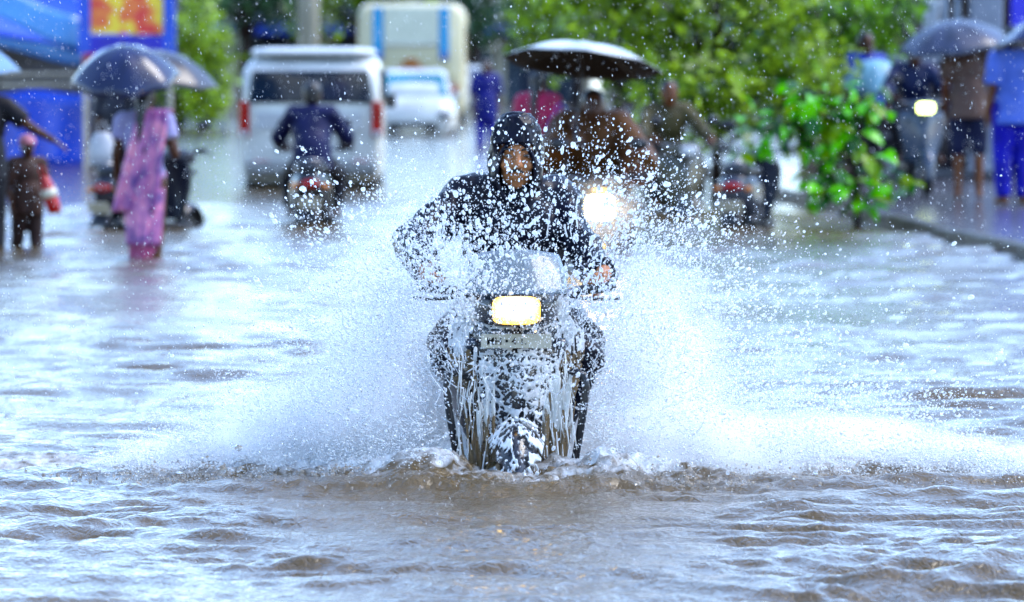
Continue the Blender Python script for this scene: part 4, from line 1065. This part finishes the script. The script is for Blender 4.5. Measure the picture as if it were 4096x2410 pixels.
    garment(o, 'cap', m, mat('pink_cap', (.72, .36, .42), .5), .008, .004)
    bag((-3.555, 43.75, .40), (.055, .06, .15), mat('red_bag', (.62, .015, .02), .3), 'red bag with a white band carried by the small child', band=True, tilt=-.3)
    # dark adult at the edge of view reaching out an arm
    J, k = base_pose(1.66); J['el'] = Vector((.36, -.06, 1.20)); J['wl'] = Vector((.50, -.10, 1.12)); J['wr'] = Vector((-.10, -.18, 1.15)); J['er'] = Vector((-.25, .0, 1.1)); J['al'] += Vector((0, -.1, 0)); J['ar'] += Vector((0, .1, .03))
    o = body('adult', J, k, MT['skin2'], (-4.05, 43.6), R(6), 'adult in black reaching an arm out over the small child', deci=.4)
    shirt(o, J, k, mat('black_shirt', (.012, .011, .016), .6, var=.3), .02, .75, hem=.08); trousers(o, J, k, dark); face(o, J, k); hair(o, J, k)
    umbrella((-4.22, 43.4, 1.62), .50, .22, (R(6), R(6), 0), mat('umbrella_pale_blue', (.25, .38, .60), .25, var=.3), 'pale blue umbrella over the adult in black', .62)
    # person in pink with a blue bag, further up the street
    J, k = base_pose(1.58)
    o = body('pedestrian', J, k, MT['skin'], (.26, 56.5), R(160), 'pedestrian in pink behind the hooded rider, beyond the bright umbrella', deci=.4)
    shirt(o, J, k, mat('pink_tunic', (.58, .10, .17), .5, var=.45), .03, .8, hem=.30); trousers(o, J, k, mat('pink_leggings', (.50, .16, .22), .5, var=.3)); hair(o, J, k, long_=True); face(o, J, k)
    bag((.48, 56.1, .72), (.13, .08, .17), mat('sky_blue_bag', (.06, .24, .80), .35), 'sky blue bag at the side of the pedestrian in pink')
    # person in blue up the street
    J, k = base_pose(1.66)
    o = body('pedestrian', J, k, MT['skin2'], (-.42, 92), R(10), 'far pedestrian in deep blue walking beside the white car', deci=.4)
    shirt(o, J, k, mat('deep_blue_shirt', (.02, .03, .22), .5, var=.4), .03, .9, hem=.2); trousers(o, J, k, denim); hair(o, J, k); face(o, J, k)
    # right pavement
    J, k = base_pose(1.66)
    o = body('pedestrian', J, k, MT['skin'], (4.38, 54.6), R(175), 'person in brown shirt and dark shorts standing on the pavement', z=.09, deci=.4)
    shirt(o, J, k, mat('brown_grey_shirt', (.19, .125, .105), .6, var=.35), .03, .8, hem=.10, wide=1.05); trousers(o, J, k, mat('navy_shorts', (.02, .025, .07), .6, var=.4), .025, .05, 'shorts'); hair(o, J, k); face(o, J, k)
    umbrella((4.20, 54.6, 1.80), .56, .24, (R(10), R(-8), 0), mat('umbrella_slate', (.06, .07, .12), .2, var=.5), 'slate grey umbrella above the person in brown shirt', .65)
    J, k = base_pose(1.64); J['er'] = Vector((-.25, -.02, 1.10)); J['wr'] = Vector((-.16, -.20, 1.2))
    o = body('pedestrian', J, k, MT['skin'], (4.60, 52.3), R(-160), 'person in lavender top and bright blue trousers on the pavement', z=.09, deci=.4)
    shirt(o, J, k, mat('lavender_top', (.22, .30, .80), .5, var=.35), .03, .9, hem=.12); trousers(o, J, k, denim, .03); hair(o, J, k); face(o, J, k)
    umbrella((4.90, 52.2, 1.86), .55, .22, (R(-6), R(-14), 0), mat('umbrella_dark_blue', (.02, .035, .15), .18, var=.4), 'dark blue umbrella above the person in lavender top', .65)
    J, k = base_pose(1.6)
    o = body('pedestrian', J, k, MT['skin2'], (3.58, 57.6), R(20), 'person standing behind the sapling under a pale cyan umbrella', z=.09, deci=.4)
    shirt(o, J, k, mat('violet_blue_shirt', (.03, .08, .45), .5, var=.3), .03, .8, hem=.1); trousers(o, J, k, dark); hair(o, J, k); face(o, J, k)
    umbrella((3.62, 57.0, 1.42), .36, .26, (R(18), R(-5), 0), mat('umbrella_pale_cyan', (.40, .66, .80), .3, var=.35), 'pale cyan umbrella showing past the sapling leaves', .5)

def bag(loc, half, material, label, band=False, tilt=0.0):
    t = empty('bag', loc, 0, label, 'bag'); t.rotation_euler = (0, tilt, 0)
    m = MB(); m.loft([[(half[0]*s*math.cos(a), half[1]*s*math.sin(a), z*half[2]) for a in [2*math.pi*i/16 for i in range(16)]] for z, s in ((-1, .6), (-.9, .92), (-.3, 1.05), (.4, .95), (.9, .6), (1, .45))]); m.build('pouch', material, t, smooth=True)
    if band: MB().loft([[(half[0]*s*math.cos(a), half[1]*s*math.sin(a), z*half[2]) for a in [2*math.pi*i/16 for i in range(16)]] for z, s in ((-.15, 1.12), (.3, 1.08))], caps=False).build('band', MT['plate'], t, smooth=True, solid=.004)
    MB().tube([(-half[0]*.3, 0, half[2]*.95), (-half[0]*.35, 0, half[2]*1.35), (0, 0, half[2]*1.6), (half[0]*.35, 0, half[2]*1.35), (half[0]*.3, 0, half[2]*.95)], .008, 6).build('handle', material, t, smooth=True)
walkers()
# ------------------------------------------------------------------ water in the air
def ico(sub=0):
    bm = bmesh.new(); bmesh.ops.create_icosphere(bm, subdivisions=sub+1, radius=1.0)
    V = np.array([v.co[:] for v in bm.verts]); F = np.array([[v.index for v in f.verts] for f in bm.faces]); bm.free(); return V, F
TET = (np.array([[1, 1, 1], [-1, -1, 1], [-1, 1, -1], [1, -1, -1]])/math.sqrt(3)*1.25, np.array([[0, 1, 3], [0, 2, 1], [0, 3, 2], [1, 2, 3]]))
OCT = (np.array([[1, 0, 0], [-1, 0, 0], [0, 1, 0], [0, -1, 0], [0, 0, 1], [0, 0, -1]], float), np.array([[0, 2, 4], [2, 1, 4], [1, 3, 4], [3, 0, 4], [2, 0, 5], [1, 2, 5], [3, 1, 5], [0, 3, 5]]))

def drops(name, P, r, base, material, label, cat, stretch=None, lump=0.0, smooth=True, parent=None):
    V0, F0 = base; n = len(P); k = len(V0)
    S = 1+rng.normal(0, .18, (n, 3)); S = np.clip(S, .55, 1.6)
    V = V0[None]*S[:, None, :]*r[:, None, None]
    if lump: V = V*(1+rng.normal(0, lump, (n, k, 1)))
    a = rng.random((n, 3))*6.28
    ca, sa = np.cos(a[:, 0])[:, None], np.sin(a[:, 0])[:, None]
    V = np.stack([V[..., 0]*ca-V[..., 1]*sa, V[..., 0]*sa+V[..., 1]*ca, V[..., 2]], -1)
    cb, sb = np.cos(a[:, 1])[:, None], np.sin(a[:, 1])[:, None]
    V = np.stack([V[..., 0], V[..., 1]*cb-V[..., 2]*sb, V[..., 1]*sb+V[..., 2]*cb], -1)
    if stretch is not None:                                  # pull each drop out along its own flight
        D, q = stretch; dot = (V*D[:, None, :]).sum(-1, keepdims=True); V = V+D[:, None, :]*dot*q[:, None, None]
    V = (V+P[:, None, :]).reshape(-1, 3)
    F = (F0[None]+(np.arange(n)*k)[:, None, None]).reshape(-1, F0.shape[1])
    o = link(name, np_mesh(name, V, F), material, parent, smooth)
    tag(o, label, cat, kind='stuff'); return o

def pxyz(x, y, d):
    """street position of a droplet at distance d"""
    return np.stack([(x-2048)/22756*d, d, CAM_H-(y-218)/22756*d], -1)

def keep(P, scale, thr, soft=.12):
    f = fbm(P[:, 0]*scale, P[:, 2]*scale, P[:, 1]*scale, 3)
    return rng.random(len(P)) < np.clip((f-thr)/soft, 0, 1)

BASE = np.array([SX, 19.62, .05])                             # where the wheel strikes the water
def burst(n, az, el, rmin, rmax, rp, dy, sx=1.0):
    """fan of water thrown up from the front wheel: az across, el up"""
    A = rng.uniform(az[0], az[1], n); r = rmin+(rmax-rmin)*rng.random(n)**rp
    E = rng.uniform(el[0], el[1], n)
    return np.stack([BASE[0]+sx*r*np.cos(E)*np.cos(A), BASE[1]+rng.normal(dy, .16, n)+r*np.cos(E)*np.sin(A)*.35, BASE[2]+r*np.sin(E)], -1)

def box_cloud(n, x0, x1, z0, z1, y0, y1, thr=.42, scale=6):
    P = np.stack([rng.uniform(x0, x1, n), rng.uniform(y0, y1, n), rng.uniform(z0, z1, n)], -1)
    return P[keep(P, scale, thr)]
def gauss_cloud(n, cx, cz, sx, sz, y0, y1, thr=.40, scale=6, rho=0.0):
    a = rng.normal(0, 1, n); b = rng.normal(0, 1, n); b = rho*a+math.sqrt(1-rho*rho)*b
    P = np.stack([cx+sx*a, rng.uniform(y0, y1, n), cz+sz*b], -1)
    P = P[P[:, 2] > .01]
    return P[keep(P, scale, thr)]

def spray():
    L = []
    # over the rider's chest and arms
    L.append((gauss_cloud(3500, .03, .83, .26, .15, 19.45, 20.1, .36), .0030, .0034))
    L.append((gauss_cloud(2175, -.18, .78, .13, .10, 19.5, 20.1, .36), .0028, .0036))
    L.append((gauss_cloud(246, .02, 1.13, .13, .09, 19.5, 20.2, .36), .0028, .0030))
    # screen and bars
    L.append((gauss_cloud(5220, .02, .64, .30, .07, 19.4, 19.95, .36), .0026, .0030))
    # right fan
    L.append((gauss_cloud(5200, .50, .70, .22, .22, 19.3, 20.3, .38, 5, -.35), .0024, .0026))
    L.append((gauss_cloud(850, .40, 1.00, .22, .11, 19.4, 20.3, .40, 5, -.3), .0030, .0034))
    L.append((gauss_cloud(5220, .75, .50, .38, .20, 19.2, 20.4, .42, 5, -.3), .0020, .0022))
    L.append((gauss_cloud(1305, 1.05, .55, .35, .17, 19.2, 20.4, .40, 5), .0028, .0022))
    # low right band
    L.append((gauss_cloud(10150, .95, .30, .45, .09, 19.3, 20.6, .38, 5, -.25), .0020, .0022))
    # left fan
    L.append((gauss_cloud(7540, -.52, .66, .20, .22, 19.3, 20.3, .40, 5, .35), .0020, .0022))
    L.append((gauss_cloud(2175, -.72, .74, .22, .22, 19.3, 20.4, .44, 5, .3), .0024, .0024))
    L.append((gauss_cloud(420, -.66, .92, .13, .13, 19.4, 20.4, .38, 5), .0030, .0034))
    L.append((gauss_cloud(5510, -.70, .30, .32, .14, 19.3, 20.3, .40, 5, .4), .0020, .0020))
    # over the leg shield and beside it
    L.append((gauss_cloud(1885, .0, .36, .22, .16, 19.35, 19.75, .40), .0024, .0024))
    L.append((gauss_cloud(2900, -.38, .36, .09, .22, 19.95, 20.4, .38), .0024, .0024))
    L.append((gauss_cloud(2900, .42, .36, .10, .22, 19.95, 20.4, .38), .0024, .0024))
    P = np.concatenate([a for a, _, _ in L]); r = np.concatenate([b*.72+rng.gamma(.8, c*.85, len(a)) for a, b, c in L])
    r = np.minimum(r*.60, .0078)
    # the lamp and plate on the nose push the water aside
    clear = (np.abs(P[:, 0]-SX) < .15) & (P[:, 2] > .42) & (P[:, 2] < .66) & (P[:, 1] < SY+.1) & (rng.random(len(P)) < .78)
    clear |= (np.abs(np.abs(P[:, 0]-SX)-.23) < .03) & (P[:, 2] > .03) & (P[:, 2] < .38) & (P[:, 1] < SY) & (rng.random(len(P)) < .7)
    P, r = P[~clear], r[~clear]
    D = P-BASE+rng.normal(0, .25, P.shape); D /= np.linalg.norm(D, axis=1, keepdims=True)
    q = np.abs(rng.normal(0, .45, len(P)))
    big = r > .0044
    tiny = r < .0024
    drops('spray_droplets', P[tiny], r[tiny], OCT, MT['drop'], 'small water droplets thrown wide round the splashing scooter', 'water drops', (D[tiny], q[tiny]))
    mid = ~big & ~tiny
    drops('spray_drops', P[mid], r[mid], ico(0), MT['drop'], 'water drops flung up all round the splashing scooter', 'water drops', (D[mid], q[mid]), .06)
    drops('spray_blobs', P[big], r[big], ico(1), MT['drop'], 'large wobbling water blobs flung up before the hooded rider', 'water drops', (D[big], q[big]), .06)
    print('drops', len(P), big.sum())
    # fine spray: the two white wings and the veil round the scooter
    M = []
    for s, n, reach, hgt in ((-1, 52000, 1.15, .36), (1, 56000, 1.55, .32)):
        t = rng.random(n)**.8
        h = hgt*(1-t)**1.1+.035
        x = SX+s*(.26+reach*t)+rng.normal(0, .05, n); y = 19.70+.45*t+rng.normal(0, .18, n)+.5*(fbm(t*5+s*3, t*0+s*7., 2.0, 3)-.5); z = np.abs(rng.gamma(1.5, 1, n)*h*.42)
        M.append(np.stack([x, y, z], -1))
    M.append(gauss_cloud(15000, .55, .62, .24, .20, 19.5, 20.4, .34, 5, -.3))
    M.append(gauss_cloud(13000, -.50, .58, .22, .20, 19.5, 20.4, .34, 5, .3))
    M.append(gauss_cloud(4000, .02, .60, .30, .12, 19.45, 20.0, .34, 5))
    M.append(gauss_cloud(7000, -.38, .28, .08, .20, 19.95, 20.4, .30, 5)); M.append(gauss_cloud(7000, .41, .28, .08, .20, 19.95, 20.4, .30, 5))
    P = np.concatenate(M); k = keep(P, 7, .28, .25); P = P[k]
    r = .0010+rng.gamma(2.0, .0006, len(P))
    D = P-BASE; D /= np.linalg.norm(D, axis=1, keepdims=True)
    drops('fine_spray', P, r, TET, MT['mist'], 'white mist of fine spray fanning out on both sides of the scooter', 'spray', (D, np.abs(rng.normal(.3, .5, len(P)))), 0, False)
    print('mist', len(P), 'tris', sum(len(o.data.polygons)*2 for o in scene.objects if o.type=='MESH'))
    # low froth hopping on the churned water
    n = 9000
    x = SX+rng.normal(0, .66, n); y = 19.42+.15*np.abs(x-SX)+rng.normal(0, .13, n); z = np.abs(rng.gamma(1.3, .012, n))
    P = np.stack([x, y, z], -1); P = P[keep(P, 9, .40)]
    r = .0018+rng.gamma(1.2, .0018, len(P))
    drops('froth', P, r, ico(0), drop_material('muddy_froth', .45, (.55, .46, .36), .05), 'muddy froth hopping on the water round the front wheel', 'froth', None, .12)

def falling_rain():
    n = 9000
    d = np.concatenate([rng.uniform(9, 30, 4000), rng.uniform(16, 25, 5000)]); x = rng.uniform(-.09, .09, n)*d; z = rng.uniform(.0, 1.75, n)
    P = np.stack([x, d, z], -1)
    D = np.tile(np.array([[.30, .0, -1.0]]), (n, 1))+rng.normal(0, .08, (n, 3)); D /= np.linalg.norm(D, axis=1, keepdims=True)
    drops('rain', P, rng.uniform(.0006, .0012, n), OCT, MT['rain'], 'slanting rain drops falling across the whole street', 'rain', (D, rng.uniform(1.5, 4.5, n)))
    n = 3000
    d = rng.uniform(30, 60, n); x = rng.uniform(-.10, .10, n)*d; z = rng.uniform(.0, 2.4, n)
    P = np.stack([x, d, z], -1); D = np.tile(np.array([[.30, .0, -1.0]]), (n, 1)); D /= np.linalg.norm(D, axis=1, keepdims=True)
    drops('distant_rain', P, rng.uniform(.001, .002, n), OCT, MT['rain'], 'rain drops falling further up the street', 'rain', (D, rng.uniform(1.5, 4.5, n)))

# water running over the leg shield: a torn net of ridges with gaps
def running_water():
    nu, nv = 150, 210
    g = np.random.default_rng(17)
    U, Vv = np.meshgrid(np.linspace(-1.06, 1.06, nu), np.linspace(-.12, 1.12, nv))
    def net(sx, sy, cnt_seed, wob):
        gg = np.random.default_rng(cnt_seed)
        px_ = U*.23; pz = Vv*.5
        px_ = px_+wob*(fbm(U*5+3, Vv*9, 1.1)-.5); pz = pz+wob*(fbm(U*5+9, Vv*9, 4.1)-.5)
        q = np.stack([px_/sx, pz/sy], -1).reshape(-1, 2)
        N = int(.56*.72/(sx*sy))
        S = np.stack([gg.uniform(-.28, .28, N)/sx, gg.uniform(-.08, .58, N)/sy], -1)
        F1 = np.full(len(q), 9e9); F2 = np.full(len(q), 9e9)
        for s in S:
            d = np.hypot(q[:, 0]-s[0], q[:, 1]-s[1]); m = d < F1; F2 = np.where(m, F1, np.minimum(F2, d)); F1 = np.where(m, d, F1)
        return (F2-F1).reshape(U.shape)
    cen = net(.036, .022, 5, .05); fine = net(.015, .012, 8, .03); side = net(.010, .085, 6, .012)
    ws = np.clip((np.abs(U)-.50)/.25, 0, 1)
    amt = fbm(U*2.5, Vv*4, 2.0)
    f = cen*(1-ws)+side*ws
    tw = .07+.26*amt
    thick = np.clip(tw-f, 0, 1)/tw*(.6+.6*amt)
    thick = np.maximum(thick, np.clip(.26-fine, 0, 1)/.26*.6*np.clip((fbm(U*3+5, Vv*5, 6.0)-.46)*5, 0, 1))
    thick = np.maximum(thick, ws*.32*fbm(U*30, Vv*3, 3.0))
    platez = (np.abs(U) < .62) & (np.abs(Vv-.835) < .075); thick = np.where(platez, thick-.45*(fbm(U*6, Vv*14, 1.0) < .56), thick)
    alive = thick > .13
    X = np.zeros(U.shape+(3,)); 
    for j in range(nv):
        for i in range(nu):
            v = float(Vv[j, i]); u = float(U[j, i]); x, y, z = apron_pt(u, min(max(v, 0), 1), .016)
            if v < 0: z += .5*v; y -= .10*(-v)
            if v > 1: z += .5*(v-1); y -= .02
            y -= .20*max(0, .35-v)*math.exp(-(u/.5)**2)
            X[j, i] = (x, y, z)
    lump = .018*(fbm(U*3, Vv*5, 7.0)-.4)
    off = lump+.011*thick
    front = X.copy(); front[..., 1] -= off; back = X.copy(); back[..., 1] -= lump-.003
    W = np.array([SX, SY, -DEPTH])
    idx = np.arange(nu*nv).reshape(nv, nu)
    quad = np.stack([idx[:-1, :-1], idx[:-1, 1:], idx[1:, 1:], idx[1:, :-1]], -1).reshape(-1, 4)
    al = alive.reshape(-1); ok = al[quad].sum(1) >= 3
    muddy = (np.clip((np.abs(U)-.55)/.2, 0, 1)*np.clip((.95-Vv)/.4, 0, 1)+.5*np.clip((.15-Vv)/.2, 0, 1)+.5*(fbm(U*14, Vv*2.5, 5.0)-.5)).reshape(-1)
    md = muddy[quad].mean(1) > .5
    for nm, sel, mt, lab in (('running_water', ok & ~md, MT['sheet'], 'torn white net of water running over the scooter leg shield'), ('muddy_running_water', ok & md, MT['mud'], 'brown water streaming down both sides of the scooter leg shield')):
        V = np.concatenate([front.reshape(-1, 3), back.reshape(-1, 3)])+W
        Fq = np.concatenate([quad[sel], quad[sel][:, ::-1]+nu*nv])
        used = np.unique(Fq); mp = np.zeros(len(V), int); mp[used] = np.arange(len(used))
        o = link(nm, np_mesh(nm, V[used], mp[Fq]), mt, None, True); tag(o, lab, 'water', kind='stuff')
    # the same torn net over the front mudguard
    nu2, nv2 = 60, 90; A, B = np.meshgrid(np.linspace(-1.15, 1.15, nu2), np.linspace(R(6), R(88), nv2))
    gg2 = np.random.default_rng(4); N = 150; S = np.stack([gg2.uniform(-1.2, 1.2, N)*3.2, gg2.uniform(R(0), R(92), N)*9], -1)
    q = np.stack([A*3.2+1.3*fbm(A*3, B*5, 1.0), B*9+1.6*fbm(A*3+7, B*5, 2.0)], -1).reshape(-1, 2); d = np.sort(np.hypot(q[:, None, 0]-S[None, :, 0], q[:, None, 1]-S[None, :, 1]), 1)
    f = (d[:, 1]-d[:, 0]).reshape(A.shape); tw2 = .30*np.clip(fbm(A*2.2+3, B*5, 5.0)*2.2-.5, .1, 1); th = np.clip(tw2-f, 0, 1)/tw2
    q_ = (np.degrees(B)+12)/150; hw = .030+.048*np.sin(np.minimum(1, q_*1.5)*math.pi/2); rr = .262+.012*np.sin(q_*math.pi)+.008+.010*th-.055*A*A
    Vg = np.stack([A*hw*1.12, -.10-np.cos(B)*rr, .215+np.sin(B)*rr], -1).reshape(-1, 3)+W
    idx = np.arange(nu2*nv2).reshape(nv2, nu2); quad = np.stack([idx[:-1, :-1], idx[:-1, 1:], idx[1:, 1:], idx[1:, :-1]], -1).reshape(-1, 4)
    quad = quad[(th.reshape(-1) > .12)[quad].sum(1) >= 3]
    o = link('mudguard_water', np_mesh('mudguard_water', Vg, quad), MT['sheet'], None, True); md = o.modifiers.new('s', 'SOLIDIFY'); md.thickness = .003
    tag(o, 'white net of water sliding off the front mudguard', 'water', kind='stuff')
    # streaming curtains between the shield and the guard bars
    na, nb = 70, 120
    for s in (-1, 1):
        A, B = np.meshgrid(np.linspace(0, 1, na), np.linspace(0, 1, nb))          # A outwards, B downwards
        st = fbm(A*15+s*3, B*1.6, 2.0+s, 3); ha = fbm(A*7+9, B*2.5, 5.0-s, 3)
        xx = .075+A*(.150-.055*B)+.012*(st-.5); zz = .40-.42*B-.05*A*(1-B); yy = -.035-.06*B**2+.05*A+.012*np.sin(A*23)-.030*(st-.5)
        Vc = np.stack([s*xx, yy, zz+DEPTH], -1).reshape(-1, 3)+W
        idx = np.arange(na*nb).reshape(nb, na); quad = np.stack([idx[:-1, :-1], idx[:-1, 1:], idx[1:, 1:], idx[1:, :-1]], -1).reshape(-1, 4)
        cov = (st+.25*B-.12*np.abs(A-.5)-(1-B)**3*.25).reshape(-1); live = cov[quad].mean(1) > .47
        br = ((ha-.5)*1.2+.9*B-.42+.15*A).reshape(-1)[quad].mean(1) > .0
        for nm, sel, mt, lab in (('streaming_water', live & ~br, MT['curtain'], 'pale water streaming down beside the front mudguard'), ('muddy_stream', live & br, MT['mud'], 'tan muddy water pouring off beside the front mudguard')):
            Fq = quad[sel]; used = np.unique(Fq); mp = np.zeros(len(Vc), int); mp[used] = np.arange(len(used))
            o = link(nm, np_mesh(nm, Vc[used], mp[Fq]), mt, None, True); md = o.modifiers.new('s', 'SOLIDIFY'); md.thickness = .004
            tag(o, lab, 'water', 'water pouring off the scooter' if nm == 'streaming_water' else 'muddy water pouring off the scooter', 'stuff')
    # strings of water hanging from the shield, bars and knees
    m = MB(); gg = random.Random(9)
    for k in range(110):
        s = gg.choice((-1, 1)); x = SX+s*gg.uniform(.09, .205); y = SY+gg.uniform(-.16, .10); z0 = gg.uniform(.05, .45); L = gg.uniform(.04, .16)
        r = gg.uniform(.0012, .003)
        m.tube([(x, y, z0), (x+gg.uniform(-.006, .006)+s*.004, y, z0-L*.5), (x+s*.012+gg.uniform(-.01, .01), y, z0-L)], [r*.6, r, r*.5], 5)
    o = m.build('water_strings', MT['curtain'], None, smooth=True); tag(o, 'thin strings of water dripping beside the scooter leg shield', 'water', kind='stuff')
    # lip of muddy water pushed up in front of the shield
    m = MB()
    def lip(u, v):
        a = math.pi*(u*1.5-.25); rr = .22+.16*v+.02*math.sin(a*9)
        return (SX+rr*1.05*math.cos(a), SY-.15-rr*.65*math.sin(a), .07*(1-v)**1.6*(.6+.5*math.sin(a*7+1)**2)-.02+.012*math.sin(a*31+v*9))
    m.grid(lip, 110, 16); o = m.build('bow_wave', MT['mud'], None, smooth=True, solid=.006)
    md = o.modifiers.new('d', 'DISPLACE'); md.texture = clouds(.03); md.strength = .03; md.mid_level = .5
    tag(o, 'lip of muddy water pushed up in front of the scooter', 'water', kind='stuff')
def ligaments():
    """torn strands of water, beaded, flying out from the wheel"""
    g = random.Random(77); m = MB()
    for k in range(420):
        s = g.choice((-1, 1)); a = g.uniform(.25, 1.45); d = Vector((s*math.cos(a), g.uniform(-.25, .25), math.sin(a))).normalized()
        r0 = g.uniform(.22, .85)*(1 if a > .5 else 1.5); p = Vector((SX+s*g.uniform(0, .22), SY-.10+g.uniform(-.2, .35), .05))+d*r0
        if p.z < .03 or p.z > 1.0 or abs(p.x) > .62: continue
        L = g.uniform(.03, .13); side = Vector((g.gauss(0, 1), g.gauss(0, .5), g.gauss(0, 1))); side -= d*side.dot(d); side.normalize()
        if g.random() < .35: d = (d+side*1.5).normalized()
        n = 7; w = g.uniform(.0012, .0034); f = g.uniform(1, 4)
        m.tube([p+d*L*i/n+side*math.sin(i/n*f)*L*.28 for i in range(n)], [w*(.45+.75*abs(math.sin(i*1.7+k))) for i in range(n)], 5)
    o = m.build('water_strands', MT['drop'], None, smooth=True); tag(o, 'torn strands of water flying out from the front wheel', 'water', kind='stuff')

def mist_clouds():
    m = bpy.data.materials.new('spray_and_glow_mist'); m.use_nodes = True
    n = m.node_tree.nodes; l = m.node_tree.links; n.remove(n['Principled BSDF'])
    v = n.new('ShaderNodeVolumePrincipled'); v.inputs['Color'].default_value = (.985, .99, 1, 1); v.inputs['Anisotropy'].default_value = .35
    tc = n.new('ShaderNodeTexCoord')
    ln = n.new('ShaderNodeVectorMath'); ln.operation = 'LENGTH'; l.new(tc.outputs['Object'], ln.inputs[0])
    mr = n.new('ShaderNodeMapRange'); mr.interpolation_type = 'SMOOTHSTEP'; mr.inputs['From Min'].default_value = 1.0; mr.inputs['From Max'].default_value = .15; l.new(ln.outputs['Value'], mr.inputs['Value'])
    nz = n.new('ShaderNodeTexNoise'); nz.inputs['Scale'].default_value = 3.2; nz.inputs['Detail'].default_value = 5; nz.inputs['Roughness'].default_value = .65; l.new(tc.outputs['Object'], nz.inputs['Vector'])
    m2 = n.new('ShaderNodeMapRange'); m2.inputs['From Min'].default_value = .36; m2.inputs['From Max'].default_value = .70; l.new(nz.outputs['Fac'], m2.inputs['Value'])
    mu = n.new('ShaderNodeMath'); mu.operation = 'MULTIPLY'; l.new(mr.outputs[0], mu.inputs[0]); l.new(m2.outputs[0], mu.inputs[1])
    oi = n.new('ShaderNodeObjectInfo'); sp = n.new('ShaderNodeSeparateColor'); l.new(oi.outputs['Color'], sp.inputs[0])
    m3 = n.new('ShaderNodeMath'); m3.operation = 'MULTIPLY'; l.new(mu.outputs[0], m3.inputs[0]); l.new(sp.outputs[0], m3.inputs[1])
    m4 = n.new('ShaderNodeMath'); m4.operation = 'MULTIPLY'; m4.inputs[1].default_value = 40.0; l.new(m3.outputs[0], m4.inputs[0])
    l.new(m4.outputs[0], v.inputs['Density']); l.new(v.outputs[0], n['Material Output'].inputs['Volume'])
    for loc, sc, ry, dens in (((-.66, 20.10, .12), (.56, .40, .30), -.30, 1.3), ((-1.08, 20.35, .03), (.46, .40, .13), -.1, .9), ((-.48, 20.45, .26), (.34, .30, .36), -.5, .8),
                              ((.70, 20.05, .06), (.52, .40, .22), .22, 1.4), ((1.22, 20.30, .05), (.62, .42, .17), .08, 1.0), ((1.62, 20.6, .02), (.40, .40, .09), 0, .7), ((.50, 20.45, .24), (.34, .30, .34), .5, .7),
                              ((.0, 20.6, .2), (.55, .4, .3), 0, .5), ((.48, 20.5, .52), (.38, .35, .30), .5, .25), ((-.42, 20.5, .52), (.34, .35, .34), -.6, .25), ((.60, 38.0, .42), (.36, .35, .30), 0, .07)):  # last ellipsoid is added round the far headlight to make it glow
        b = MB().ell((0, 0, 0), (1, 1, 1), None, 20, 12); o = b.build('spray_and_glow_mist', m)
        o.location = loc; o.scale = sc; o.rotation_euler = (0, ry, 0); o.color = (dens, dens, dens, 1)
        tag(o, 'soft white mist over the scooter wash, and added round the far headlight for glow', 'mist', 'mist over the wash', 'stuff')
spray()
ligaments()
mist_clouds()
running_water()
falling_rain()
